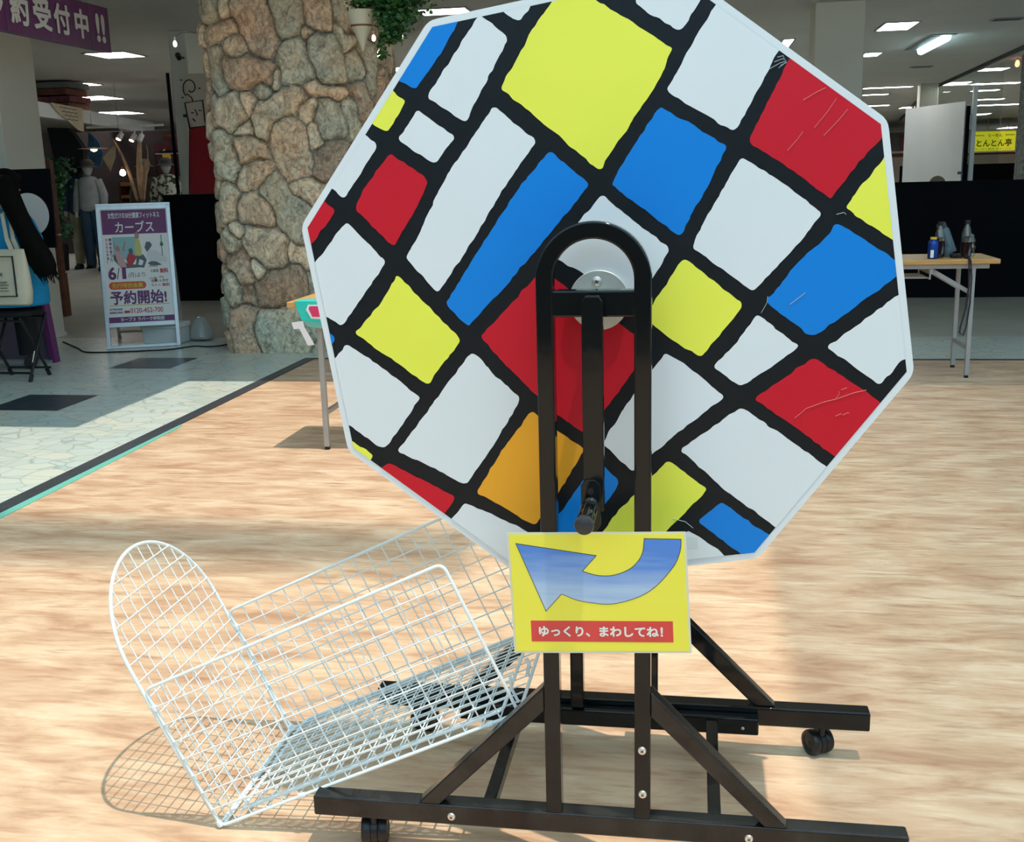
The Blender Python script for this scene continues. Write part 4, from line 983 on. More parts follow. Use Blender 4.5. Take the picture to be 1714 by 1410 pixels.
for s in (-1, 1):
    brace(s, -0.094, -0.062, M['dusty_black'], 0); brace(s, 0.345, 0.375, M['gloss_black'], 1)
    MB().box(s * 0.207 - .012, s * 0.207 + .012, -0.058, 0.306, 0.072, 0.096).build('cross_member', M['gloss_black'], drum_root, bevel=0.002)
for x, z in ((0.079, 0.241), (0.080, 0.156), (-0.270, 0.084), (0.266, 0.083)): screw(x, -0.094, z, 0.0075, drum_root, rot=0.8)
screw(0.272, 0.306, 0.080, 0.0035, drum_root, 10)
# dust line where the rail top is scuffed bare
# casters
def caster(x, y, ang):
    c, s = math.cos(ang), math.sin(ang)
    t = Vector((c, s, 0)); ax = Vector((-s, c, 0)); hub = Vector((x, y, 0.0275)) + t * 0.012
    wheel = None
    cb = MB().cyl((x, y, 0.048), (x, y, 0.072), 0.007, 12)
    # hood over the twin wheels
    rings = []
    for side in (-0.006, 0.006):
        rings.append([hub + ax * side + t * 0.026 * math.cos(a) + Vector((0, 0, 0.026 * math.sin(a))) for a in [math.pi * 2 * k / 20 for k in range(20)]])
    cb.loft(rings)
    root = cb.build('caster', M['plastic_black'], drum_root, smooth=True)
    for side in (-1, 1):
        w = MB(); w.lathe([(0.017, -0.001), (0.0255, 0.0), (0.0275, 0.003), (0.0275, 0.013), (0.0255, 0.017), (0.0185, 0.018), (0.0175, 0.0165), (0.004, 0.0165), (0.0001, 0.0175)], hub + ax * side * 0.007, 28, ax * side)
        w.build('wheel', M['plastic_black'], root, smooth=True)
    return root
caster(-0.425, -0.076, 1.75); caster(0.44, -0.076, 1.9); caster(0.44, 0.358, 2.1); caster(-0.44, 0.358, 1.3)
# crank
MB().prism([(-0.0155, 0.690), (0.0185, 0.690), (0.0185, 1.036), (0.013, 1.0445), (-0.010, 1.0445), (-0.0155, 1.036)], (0, -0.115, 0), (1, 0, 0), (0, 0, 1), (0, -0.016, 0)).build('crank_arm', M['gloss_black'], drum_root, bevel=0.0018)
crank = MB().cyl((0.002, -0.094, ZC - .004), (0.002, -0.115, ZC - .004), 0.016, 20).build('crank_hub', M['gloss_black'], drum_root, smooth=True)
pl_ = MB().prism([(-0.019, 0.668), (-0.011, 0.658), (0.006, 0.658), (0.013, 0.668), (0.013, 0.736), (0.005, 0.745), (-0.012, 0.745), (-0.019, 0.736)], (0, -0.131, 0), (1, 0, 0), (0, 0, 1), (0, -0.005, 0)).build('handle_plate', M['gloss_black'], drum_root, bevel=0.001)
MB().cyl((-0.003, -0.136, 0.726), (-0.003, -0.139, 0.726), 0.0055, 14).build('rivet', M['plastic_black'], pl_, smooth=True)
h = MB().lathe([(0.0001, 0), (0.013, 0), (0.013, 0.006), (0.0095, 0.010), (0.0095, 0.03), (0.0130, 0.036), (0.0130, 0.10), (0.0095, 0.106), (0.0001, 0.106)], (-0.003, -0.136, 0.704), 24, (0, -1, 0)).build('crank_handle', M['gloss_black'], drum_root, smooth=True)
gm = MB()
for k in range(10):
    a = 2 * math.pi * k / 10
    gm.tube([(-0.003 + 0.0132 * math.cos(a), -0.174, 0.704 + 0.0132 * math.sin(a)), (-0.003 + 0.0132 * math.cos(a), -0.236, 0.704 + 0.0132 * math.sin(a))], 0.0013, 6)
gm.build('grip_ribs', M['gloss_black'], h, smooth=True)
MB().lathe([(0.0001, 0.0), (0.0130, 0.0), (0.0152, 0.003), (0.0156, 0.008), (0.0142, 0.013), (0.008, 0.0155), (0.0001, 0.0165)], (-0.003, -0.238, 0.704), 28, (0, -1, 0)).build('end_cap', M['grip'], h, smooth=True)

# ================================================================ INSTRUCTION SIGN
sg = empty('instruction_sign', (0.006, -0.097, 0.53), 'yellow laminated sheet with a big curved blue arrow taped to the drum frame', 'sign')
def lay(poly, y, mm, name, th=-0.0003):
    return MB().prism(poly, (0, y, 0), (1, 0, 0), (0, 0, 1), (0, th, 0)).build(name, mm, sg)
cxp = sum(p[0] for p in PAPER) / 4; czp = sum(p[1] for p in PAPER) / 4
lam = [(cxp + (x - cxp) * 1.025, czp + (z - czp) * 1.035) for x, z in PAPER]
lay(lam, -0.0952, M['lam'], 'laminate_film', -0.0008)
lay(PAPER, -0.0961, M['paper_yellow'], 'sheet')
def grow(poly, d):
    n = len(poly); area = sum(poly[i][0] * poly[(i + 1) % n][1] - poly[(i + 1) % n][0] * poly[i][1] for i in range(n)); sgn = 1 if area > 0 else -1
    out = []
    for i in range(n):
        a, b, c = Vector(poly[i - 1]), Vector(poly[i]), Vector(poly[(i + 1) % n])
        n1 = Vector(((b - a).y, -(b - a).x)).normalized(); n2 = Vector(((c - b).y, -(c - b).x)).normalized()
        q = (n1 + n2); q = q / max(0.35, q.length_squared / 2) ; out.append((b.x + sgn * d * q.x, b.y + sgn * d * q.y))
    return out
def lay_tri(poly, y, mm, name):
    import bmesh
    bm = bmesh.new(); vs = [bm.verts.new((x, y, z)) for x, z in poly]; f = bm.faces.new(vs); f.normal_update()
    if f.normal.y > 0: f.normal_flip()
    bmesh.ops.triangulate(bm, faces=[f]); me = bpy.data.meshes.new(name); bm.to_mesh(me); bm.free(); me.materials.append(mm)
    o = bpy.data.objects.new(name, me); COL.objects.link(o); attach(o, sg); return o
def dense(P, runs):
    out = []
    n = len(P)
    for i in range(n):
        out.append(P[i])
        if any(a <= i < b for a, b in runs):
            lo, hi = [r for r in runs if r[0] <= i < r[1]][0]
            p0 = Vector(P[max(lo, i - 1)]); p1 = Vector(P[i]); p2 = Vector(P[i + 1]); p3 = Vector(P[min(hi, i + 2)])
            for k in (1, 2, 3, 4):
                t = k / 5; q = 0.5 * (2 * p1 + (p2 - p0) * t + (2 * p0 - 5 * p1 + 4 * p2 - p3) * t * t + (3 * p1 - p0 - 3 * p2 + p3) * t ** 3); out.append((q.x, q.y))
    return out
ARROW = dense(ARROW, ((2, 11), (12, 22)))
lay_tri(grow(ARROW, 0.0013), -0.0966, M['outline'], 'arrow_outline')
lay_tri(ARROW, -0.0969, M['arrow'], 'arrow')
lay_tri(REDBAR, -0.0967, M['paper_red'], 'red_strip')
uu = Vector((REDBAR[1][0] - REDBAR[0][0], 0, REDBAR[1][1] - REDBAR[0][1])).normalized(); vv = Vector((-uu.z, 0, uu.x))
text_mesh('ゆっくり、まわしてね！', M['paper_white'], sg, (-0.0990, -0.0972, 0.4500), 0.2140, 0.0195, u=uu, v=vv, bold=0.04)
MB().frame_box((0.1585, -0.0955, 0.628), (0.012, 0, 0), (0, 0.0003, 0), (0, 0, 0.011)).build('clear_tape', M['glass'], sg)

# ================================================================ WIRE CHUTE BASKET
bk_root = empty('wire_basket', (-0.744, -0.061, 0.003), 'white wire grid chute basket with a rounded end, tilted against the drum frame', 'wire basket')
TH = math.radians(24.9)
P0 = Vector((-0.742, -0.061, 0.0045)); bU = Vector((math.cos(TH), 0, math.sin(TH))); bV = Vector((-math.sin(TH), 0, math.cos(TH))); bW = Vector((0, 1, 0))
LA, LB, LC, SPC = 0.659, 0.311, 0.389, 0.0366
RW, RF = 0.0015, 0.0034
def bp(a, b, c): return P0 + bU * a + bV * b + bW * c
def rr_loop(o, u, v, lu, lv, r=0.014):
    pts = []
    for cx_, cy_, a0 in ((lu - r, r, -90), (lu - r, lv - r, 0), (r, lv - r, 90), (r, r, 180)):
        for k in range(6):
            a = math.radians(a0 + 18 * k); pts.append(o + u * (cx_ + r * math.cos(a)) + v * (cy_ + r * math.sin(a)))
    return pts
def grid_panel(name, o, u, v, lu, lv, off, parent=bk_root, spu=SPC, spv=SPC):
    """frame with two layers of crossing wires"""
    mb = MB(); mb.tube(rr_loop(o, u, v, lu, lv), RF, 8, closed=True)
    w = u.cross(v).normalized()
    k = 1; nU = int(round(lu / spu)); nV = int(round(lv / spv))
    for i in range(1, nU):
        t = lu * i / nU; mb.tube([o + u * t + w * off, o + u * t + v * lv + w * off], RW, 5, cap=False)
    for j in range(1, nV):
        t = lv * j / nV; mb.tube([o + v * t + w * (off + 2 * RW), o + v * t + u * lu + w * (off + 2 * RW)], RW, 5, cap=False)
    return mb.build(name, M['wire'], parent, smooth=True)
grid_panel('side_panel', bp(0, 0, 0), bU, bV, LA, LB, 0.0)
grid_panel('side_panel', bp(0, 0, LC), bU, bV, LA + 0.075, LB, 0.0)
grid_panel('bottom_panel', bp(0.004, 0.0, 0.002), bU, bW, LA - .004, LC - .004, 0.004)
# a second, doubled floor sheet overlaps the first as in a folded kit
grid_panel('bottom_panel', bp(0.05, 0.012, 0.012), bU, bW, LA - .08, LC - .03, 0.004)
# rounded end panel
mb = MB(); rad = LC / 2; hs = 0.553 - rad
loop = [bp(0, 0, 0.006), bp(0, hs * .5, 0)] + [bp(0, hs + rad * math.sin(a), rad - rad * math.cos(a)) for a in [math.pi * k / 28 for k in range(29)]] + [bp(0, hs * .5, LC), bp(0, 0, LC - .006)]
loop = [q - bU * 0.006 for q in loop]
mb.tube(loop, RF * 1.1, 8, closed=True)
n = 11
for i in range(1, n):
    c = LC * i / n; top = hs + math.sqrt(max(0, rad ** 2 - (c - rad) ** 2))
    mb.tube([bp(-0.006, 0, c), bp(-0.006, top, c)], RW, 5, cap=False)
j = 1
while j * 0.0366 < hs + rad - 0.01:
    b = j * 0.0366; d = 0 if b <= hs else rad - math.sqrt(max(0, rad ** 2 - (b - hs) ** 2))
    mb.tube([bp(-0.006 + 2 * RW, b, d), bp(-0.006 + 2 * RW, b, LC - d)], RW, 5, cap=False); j += 1
mb.build('arched_end_panel', M['wire'], bk_root, smooth=True)
# joints: small white clips where the panels meet
for a, b, c in ((0.0, 0.006, 0.0), (0.0, 0.27, 0.0), (0.0, 0.27, LC), (0.0, 0.004, LC), (0.19, 0.0, 0.0), (0.60, 0.0, 0.0), (0.60, 0.0, LC), (0.30, 0.0, LC), (0.05, 0.0, LC)):
    q = bp(a, b, c)
    MB().lathe([(0.0001, -0.008), (0.0055, -0.006), (0.0065, 0), (0.0055, 0.006), (0.0001, 0.008)], q, 10, bV if b > .1 or a == 0 else bU).build('panel_clip', M['wire'], bk_root, smooth=True)
MB().tube([bp(LA - .01, 0.0, 0.05), bp(LA - .01, 0.03, 0.05), bp(LA - .005, 0.05, 0.06)], 0.003, 8).build('hook', M['wire'], bk_root, smooth=True)
MB().tube([bp(LA - .01, 0.0, 0.16), bp(LA + .004, 0.02, 0.16), bp(LA + .002, 0.032, 0.165)], 0.004, 8).build('hook', M['wire'], bk_root, smooth=True)

# ================================================================ FOLDING TABLES
def folding_table(name, label, x0, x1, y0, y1, zt=0.70, legs=((0.135, 1), (0.135, 1))):
    t = empty(name, ((x0 + x1) / 2, (y0 + y1) / 2, 0), label, 'table')
    MB().box(x0, x1, y0, y1, zt - 0.028, zt).build('table_top', M['tabletop'], t, bevel=0.004)
    fr = MB(); zf = zt - 0.028
    fr.box(x0 + .05, x1 - .05, y0 + .035, y0 + .06, zf - .028, zf).box(x0 + .05, x1 - .05, y1 - .06, y1 - .035, zf - .028, zf)
    fr.build('top_rail', M['greysteel'], t)
    for s, xe in ((1, x0 + 0.135), (-1, x1 - 0.135)):
        for y in (y0 + 0.048, y1 - 0.048):
            lg = MB().box(xe - .0125, xe + .0125, y - .0125, y + .0125, 0.014, zf).build('leg', M['greysteel'], t, bevel=0.003)
            MB().cyl((xe, y, 0), (xe, y, 0.016), 0.013, 12).build('foot_cap', M['rubber'], lg)
        MB().box(xe - .01, xe + .01, y0 + .06, y1 - .06, 0.165, 0.185).build('leg_stretcher', M['greysteel'], t)
        for y in (y0 + 0.075, y1 - 0.075):
            MB().bar((xe + s * 0.003, y, 0.50), (xe + s * 0.24, y, zf - .03), 0.010, 0.024).build('folding_brace', M['greysteel'], t)
        MB().box(xe + s * 0.23 - .01, xe + s * 0.23 + .01, y0 + .05, y1 - .05, zf - .06, zf - .03).build('brace_bracket', M['greysteel'], t)
    sh = MB()
    for k in range(3):
        y = y0 + .10 + k * (y1 - y0 - .20) / 2
        sh.tube([(x0 + .37, y, zf - .085), (x1 - .37, y, zf - .085)], 0.005, 8)
    for x in (x0 + .37, (x0 + x1) / 2, x1 - .37): sh.tube([(x, y0 + .05, zf - .02), (x, y0 + .06, zf - .088), (x, y1 - .06, zf - .088), (x, y1 - .05, zf - .02)], 0.005, 8)
    sh.build('wire_shelf', M['greysteel'], t)
    return t
folding_table('folding_table', 'folding table with wooden top carrying bottles, right of the drum', 0.09, 1.89, 4.795, 5.245)
folding_table('folding_table', 'folding table with taped corner, mostly hidden behind the left of the drum', -1.67, 0.13, 2.862, 3.312)

# tapes hanging at the left table's corner
t = empty('teal_tape_sheet', (-1.58, 2.85, 0.66), 'teal tape wrapped round the corner of the left table', 'tape')
MB().prism([(-1.628, 0.703), (-1.40, 0.703), (-1.40, 0.60), (-1.60, 0.618)], (0, 2.858, 0), (1, 0, 0), (0, 0, 1), (0, -0.002, 0)).build('tape_sheet', M['teal'], t)
MB().prism([(-1.60, 0.618), (-1.40, 0.60), (-1.40, 0.572), (-1.56, 0.585)], (0, 2.8585, 0), (1, 0, 0), (0, 0, 1), (0, -0.001, 0)).build('tape_hem', M['tealpale'], t)
MB().box(-1.63, -1.40, 2.856, 2.97, 0.7002, 0.703).build('tape_fold', M['teal'], t)
t = empty('label_card', (-1.52, 2.85, 0.66), 'small white card with pink mark on the teal tape', 'card')
MB().prism([(-1.575, 0.665), (-1.565, 0.688), (-1.45, 0.688), (-1.45, 0.62), (-1.553, 0.625)], (0, 2.8555, 0), (1, 0, 0), (0, 0, 1), (0, -0.0015, 0)).build('card', M['paper_white'], t, bevel=0.0004)
MB().prism([(-1.562, 0.672), (-1.556, 0.682), (-1.46, 0.682), (-1.46, 0.632), (-1.546, 0.634)], (0, 2.8535, 0), (1, 0, 0), (0, 0, 1), (0, -0.001, 0)).build('pink_mark', M['pink'], t)
o = MB().prism([(-1.648, 0.608), (-1.593, 0.615), (-1.588, 0.587), (-1.545, 0.505), (-1.578, 0.502), (-1.612, 0.580), (-1.641, 0.577)], (0, 2.855, 0), (1, 0, 0), (0, 0, 1), (0, -0.001, 0)).build('white_tape', M['tape'])
tag(o, 'bent strip of white tape hanging below the teal tape', 'tape')

# things on the right table
def bottle(x, y, z, h, r, lab, liquid=0.45, cap=M['plastic_black'], name='plastic_bottle', tone=None):
    t = empty(name, (x, y, z), lab, 'bottle')
    MB().lathe([(r * .8, 0), (r, 0.008), (r, h * .30), (r * .93, h * .42), (r, h * .52), (r * .97, h * .62), (r * .72, h * .76), (0.013, h * .88), (0.013, h * .93)], (x, y, z), 24).build('bottle_body', M['pet'], t, smooth=True)
    if liquid: MB().lathe([(r * .8, 0.002), (r * 1.01, 0.009), (r * 1.01, h * .3), (r * .97, h * liquid)], (x, y, z), 24).build('drink', M['cola'], t, smooth=True)
    MB().cyl((x, y, z + h * .90), (x, y, z + h), 0.015, 18).build('bottle_cap', cap, t, smooth=True)
    return t
bottle(1.578, 4.93, 0.70, 0.208, 0.031, 'half full cola bottle behind the blue can', 0.48)
bottle(1.728, 4.93, 0.70, 0.215, 0.031, 'half full cola bottle near the right end of the table', 0.42)
t = empty('drink_can', (1.532, 4.87, 0.70), 'blue bottle-shaped drink can with gold cap on the right table', 'can')
MB().lathe([(0.024, 0), (0.030, 0.005), (0.030, 0.085), (0.027, 0.098), (0.017, 0.108), (0.017, 0.113)], (1.532, 4.87, 0.70), 24).build('can_body', M['canblue'], t, smooth=True)
MB().cyl((1.532, 4.87, 0.812), (1.532, 4.87, 0.825), 0.0185, 20).build('screw_cap', M['gold'], t, smooth=True)
MB().frame_box((1.522, 4.8405, 0.730), (0.009, 0, 0), (0, 0.0008, 0), (0, 0, 0.022)).build('can_label', M['paper_white'], t)
t = empty('tumbler', (1.63, 5.02, 0.70), 'tall slate grey tumbler leaning between the two cola bottles', 'tumbler')
a, b = Vector((1.668, 5.02, 0.722)), Vector((1.598, 5.04, 0.905)); d = (b - a).normalized()
MB().lathe([(0.028, 0), (0.032, 0.004), (0.034, 0.13), (0.030, 0.15), (0.024, 0.155)], a, 24, d).build('tumbler_body', M['tumbler'], t, smooth=True)
MB().lathe([(0.026, 0.150), (0.028, 0.155), (0.027, 0.182), (0.018, 0.190), (0.0001, 0.192)], a, 24, d).build('tumbler_lid', M['strip'], t, smooth=True)
MB().lathe([(0.03, 0), (0.033, 0.006), (0.033, 0.05), (0.03, 0.055)], (1.645, 5.02, 0.70), 20).build('tumbler_base', M['tumbler'], t, smooth=True)
t = empty('small_bottle', (1.775, 5.0, 0.70), 'small clear crumpled bottle at the right end of the table', 'bottle')
MB().lathe([(0.018, 0), (0.024, 0.01), (0.018, 0.035), (0.024, 0.055), (0.014, 0.075), (0.022, 0.09), (0.012, 0.12), (0.011, 0.13)], (1.775, 5.0, 0.70), 12).build('bottle_body', M['pet'], t, smooth=True)
mb = MB()
lp = [(1.712, 4.90, 0.705), (1.715, 4.80, 0.706), (1.716, 4.785, 0.69), (1.722, 4.78, 0.55), (1.712, 4.78, 0.42), (1.690, 4.78, 0.31), (1.688, 4.78, 0.275), (1.708, 4.78, 0.262), (1.722, 4.78, 0.31), (1.735, 4.78, 0.45), (1.735, 4.783, 0.60), (1.725, 4.785, 0.69), (1.722, 4.80, 0.707), (1.722, 4.90, 0.706)]
mb.tube(lp, 0.0045, 6); o = mb.build('strap', M['strap'], smooth=True); tag(o, 'black strap hanging in a loop over the edge of the right table', 'strap')
o = MB().box(1.64, 1.70, 4.88, 4.95, 0.70, 0.722).build('black_pouch', M['trouser'], bevel=0.008, seg=3); tag(o, 'small black pouch lying between the cola bottles', 'pouch')

# ================================================================ FOLDING POSTER STAND
pa = empty('poster_stand', (-4.05, 6.2, 0), 'aluminium folding poster stand with purple and white Japanese fitness poster', 'sign stand')
fu = Vector((0.508, 0.21, 0)).normalized(); fn = Vector((fu.y, -fu.x, 0))          # fn points at the viewer
F0 = Vector((-4.337, 5.896, 0.0)); FW = 0.55; FH = 1.09; lean = 0.17
fv = (Vector((0, 0, FH)) - fn * lean).normalized(); FL = (Vector((0, 0, FH)) - fn * lean).length
fw = fu.cross(fv)   # toward the viewer
if fw.dot(fn) < 0: fw = -fw
def fp(u, v, w=0): return F0 + fu * u + fv * v + fw * w
def fbar(name, u0, u1, v0, v1, w0, w1, m_, par=pa, **k):
    c = fp((u0 + u1) / 2, (v0 + v1) / 2, (w0 + w1) / 2)
    return MB().frame_box(c, fu * abs(u1 - u0) / 2, fv * abs(v1 - v0) / 2, fw * abs(w1 - w0) / 2).build(name, m_, par, **k)
fr = MB()
for u0, u1, v0, v1 in ((0, .03, 0, FL), (FW - .03, FW, 0, FL), (0, FW, FL - .032, FL), (.03, FW - .03, 0.165, 0.20), (.03, FW - .03, 0, 0.022)):
    fr.frame_box(fp((u0 + u1) / 2, (v0 + v1) / 2, 0), fu * (u1 - u0) / 2, fv * (v1 - v0) / 2, fw * 0.012)
fr.build('front_frame', M['alu'], pa, bevel=0.002)
fbar('poster', .03, FW - .03, .20, FL - .032, -.004, .004, M['paper_white'])
PX, PW, PZ0, PZ1 = .036, FW - .072, .205, FL - .036
def q(u, v): return (PX + PW * u, PZ0 + (PZ1 - PZ0) * v)     # poster coordinates 0..1
def pband(name, u0, u1, v0, v1, m_, w=.0045):
    a, b = q(u0, v0), q(u1, v1); return fbar(name, a[0], b[0], a[1], b[1], w, w + .0006, m_)
def ptext(s, u0, v0, wu, hv, m_, bold=0.02, w=.0058, u=None, v=None, name='lettering'):
    a = q(u0, v0); return text_mesh(s, m_, pa, fp(a[0], a[1], w), PW * wu, (PZ1 - PZ0) * hv if hv else None, u=u or fu, v=v or fv, bold=bold, name=name)
pband('purple_header', 0, 1, .785, 1, M['purple']); pband('purple_footer', -.01, 1.01, -.005, .045, M['purple'])
ptext('女性だけの30分健康フィットネス', .10, .925, .80, .055, M['paper_white'], .015)
ptext('カーブス', .20, .80, .60, .10, M['paper_white'], .012)
ptext('カーブス ラパーク岸和田', .17, .003, .68, .036, M['paper_white'], .02)
ptext('6', .035, .38, .125, .115, M['purple'], .035); ptext('/', .165, .385, .05, .10, M['purple'], -.01)
ptext('1', .25, .385, .062, .105, M['purple'], .012); ptext('(月)より', .345, .39, .26, .05, M['purple'], .0)
a = q(.03, .293); b = q(.61, .36)
rp = MB(); hh = (b[1] - a[1]) / 2; poly = []
for k in range(13): t_ = math.pi / 2 - math.pi * k / 12; poly.append((b[0] - hh + hh * math.cos(t_), a[1] + hh + hh * math.sin(t_)))
for k in range(13): t_ = -math.pi / 2 - math.pi * k / 12; poly.append((a[0] + hh + hh * math.cos(t_), a[1] + hh + hh * math.sin(t_)))
rp.prism(poly, fp(0, 0, .0045), fu, fv, fw * .0006).build('orange_pill', M['poster_orange'], pa)
ptext('先行特別会員', .08, .303, .48, .048, M['gold'], .035, w=.0062)
ptext('予約開始!', .035, .155, .88, .125, M['purple'], .03)
pband('gold_line', .01, .95, .145, .152, M['gold'])
ptext('0120-452-700', .33, .075, .51, .045, M['poster_red'], .012)
ptext('先行特別会員', .01, .105, .20, .02, M['purple']); ptext('新規受付専用', .01, .075, .20, .02, M['purple'])
pband('red_tab', .235, .32, .078, .10, M['poster_red'])
ptext('入会金', .69, .435, .13, .03, M['ink'], .01); ptext('無料', .84, .425, .13, .045, M['poster_red'], .03)
ptext('会費1ヵ月分', .69, .345, .27, .028, M['ink'], .01); ptext('なんと', .69, .31, .15, .022, M['poster_red'], .01); ptext('無料', .86, .305, .12, .03, M['poster_red'], .02)
ptext('(特典)', .67, .478, .14, .022, M['poster_red'], .0); ptext('特典', .82, .38, .07, .02, M['poster_red'], .0); ptext('(入会)', .67, .372, .12, .02, M['poster_red'])
for i, ch in enumerate('機械を使った'): ptext(ch, .085, .725 - i * .036, .045, .028, M['purple'], .02)
for i, ch in enumerate('かんたん体操!'): ptext(ch, .035, .725 - i * .033, .035 if ch != '!' else .01, .026, M['purple'], .02)
# printed people and machines on the poster
def pshape(pts, m_, w=.0052, name='picture'):
    return MB().prism([q(*p) for p in pts], fp(0, 0, w), fu, fv, fw * .0004).build(name, m_, pa)
pshape([(.14, .56), (.14, .76), (.52, .76), (.52, .56)], M['poster_sky'], .0047)
pshape([(.14, .56), (.14, .61), (.22, .50), (.30, .48), (.60, .485), (.60, .50), (.35, .52)], M['poster_grey'])
pshape([(.17, .61), (.20, .64), (.25, .63), (.30, .57), (.33, .49), (.23, .485), (.19, .54)], M['poster_pink'], .0056)
pshape([(.18, .64), (.15, .71), (.165, .715), (.20, .655), (.25, .66), (.24, .63)], M['poster_tan'], .0058)
pshape([(.31, .63), (.34, .72), (.325, .725), (.285, .64)], M['poster_tan'], .0058)
pshape([(.19, .655), (.20, .685), (.235, .685), (.24, .655), (.22, .64)], M['poster_tan'], .0062)
pshape([(.33, .56), (.37, .61), (.43, .61), (.50, .58), (.46, .54), (.41, .50), (.36, .50)], M['poster_red'], .0060)
pshape([(.38, .61), (.38, .65), (.43, .66), (.45, .62), (.42, .60)], M['poster_grey'], .0062)
pshape([(.48, .60), (.48, .70), (.52, .745), (.56, .73), (.58, .66), (.58, .59), (.53, .585)], M['poster_yellow'], .0064)
pshape([(.49, .745), (.49, .79), (.53, .80), (.56, .78), (.55, .74)], M['poster_tan'], .0066)
pshape([(.50, .59), (.47, .49), (.50, .49), (.54, .56), (.60, .54), (.56, .48), (.60, .48), (.65, .55), (.60, .60)], M['poster_grey'], .0062)
pshape([(.65, .58), (.68, .64), (.78, .635), (.88, .60), (.97, .56), (.96, .52), (.78, .535), (.70, .53)], M['white_plain'], .0056)
pshape([(.63, .66), (.66, .71), (.72, .71), (.75, .68), (.70, .64), (.66, .62)], M['poster_grey'], .0060)
pshape([(.66, .52), (.72, .535), (.80, .53), (.88, .50), (.80, .495), (.70, .50)], M['poster_grey'], .0060)
pshape([(.895, .58), (.895, .77), (.905, .77), (.905, .58)], M['leafdark'], .0060); pshape([(.87, .68), (.90, .72), (.93, .68), (.90, .66)], M['leafdark'], .0062)
# rear leaf
B0 = F0 - fn * 0.62
bv = (Vector((0, 0, FH)) + fn * (0.62 - lean - 0.01)).normalized(); bwn = fu.cross(bv)
def bpq(u, v, w=0): return B0 + fu * u + bv * v + bwn * w
fr = MB(); BL = FL + .02
for u0, u1, v0, v1 in ((0.01, .035, 0, BL), (FW - .035, FW - .01, 0, BL), (0.01, FW - .01, BL - .03, BL), (.03, FW - .03, 0.055, 0.075)):
    fr.frame_box(bpq((u0 + u1) / 2, (v0 + v1) / 2, 0), fu * (u1 - u0) / 2, bv * (v1 - v0) / 2, bwn * 0.010)
fr.build('rear_frame', M['alu'], pa, bevel=0.002)
MB().frame_box(bpq(FW / 2, .30 + (BL - .33) / 2, 0), fu * (FW / 2 - .035), bv * (BL - .33) / 2, bwn * 0.004).build('rear_board', M['white_plain'], pa)
MB().frame_box(fp(FW / 2, FL + .006, -.012), fu * FW / 2, fv * .008, fw * .022).build('hinge_rail', M['alu'], pa)

o = empty('foam_box', (-4.03, 6.25, 0), 'white foam box standing inside the poster stand', 'box')
mb = MB().box(-4.17, -3.86, 6.14, 6.34, 0.0, 0.15); mb.build('box_body', M['styro'], o, bevel=0.012)
MB().box(-4.18, -3.85, 6.13, 6.35, 0.125, 0.165).build('box_lid', M['styro'], o, bevel=0.008)
# crumpled film bag
mb = MB(); rings = []
rr = random.Random(4)
for k in range(7):
    z = 0.005 + k * 0.032; R_ = 0.10 * (1 - (k / 6.5) ** 2.2) + 0.01
    rings.append([(-3.77 + R_ * 1.0 * math.cos(t_) * rr.uniform(.8, 1.15), 6.36 + R_ * .8 * math.sin(t_) * rr.uniform(.8, 1.15), z + rr.uniform(-.008, .008) * (k > 0)) for t_ in [2 * math.pi * j / 14 for j in range(14)]])
mb.loft(rings); o = mb.build('film_bag', M['bag_film'], smooth=True, subsurf=1); tag(o, 'crumpled grey plastic bag beside the white foam box', 'bag')
# power cord on the floor
pts = [(-4.93, 6.25), (-4.62, 5.94), (-4.40, 5.72), (-4.10, 5.76), (-3.95, 5.80), (-3.80, 5.86), (-3.68, 6.02), (-3.55, 6.00), (-3.44, 6.10), (-3.38, 6.40)]
cm_ = []
for i in range(len(pts) - 1):
    p0, p1, p2, p3 = [Vector(pts[max(0, min(len(pts) - 1, i + k))]) for k in (-1, 0, 1, 2)]
    for j in range(8):
        t_ = j / 8; cm_.append(0.5 * ((2 * p1) + (p2 - p0) * t_ + (2 * p0 - 5 * p1 + 4 * p2 - p3) * t_ ** 2 + (3 * p1 - p0 - 3 * p2 + p3) * t_ ** 3))
o = MB().tube([(p.x, p.y, 0.0055) for p in cm_], 0.0055, 8).build('power_cord', M['rubber'], smooth=True)
tag(o, 'black power cord snaking over the tiles past the poster stand', 'cord')

# ================================================================ SECOND (PURPLE) STAND AND BLACK BOARD AT THE LEFT
ps = empty('purple_stand', (-4.6, 5.45, 0), 'purple edged folding sign stand half hidden behind the seated person', 'sign stand')
side = MB()
side.prism([(-4.44, 0.0), (-4.40, 0.0), (-4.48, 0.98), (-4.52, 0.98)], (0, 5.28, 0), (1, 0, 0), (0, 0, 1), (0, 0.07, 0))
side.build('purple_side', M['purple'], ps)
MB().frame_box((-4.86, 5.36, 0.48), (0.40, 0, 0), (0, 0.006, 0), (-0.04, 0.04, 0.48)).build('lilac_panel', M['lilac'], ps)
MB().box(-5.25, -4.42, 5.27, 5.33, 0.0, 0.02).build('foot_rail', M['alu'], ps)
eb = empty('black_easel_board', (-4.75, 5.62, 0.9), 'black board with a large white disc behind the head of the seated person', 'board')
MB().frame_box((-4.80, 5.60, 1.09), (0.325, 0.0, 0), (0, 0.010, 0), (0.01, 0, 0.285)).build('board', M['blackwall'], eb, bevel=0.004)
MB().cyl((-4.66, 5.588, 1.05), (-4.66, 5.582, 1.05), 0.155, 40).build('white_disc', M['white_plain'], eb)
MB().tube([(-5.1, 5.62, 0.0), (-4.95, 5.62, 1.36)], 0.012, 8).build('easel_leg', M['plastic_black'], eb)
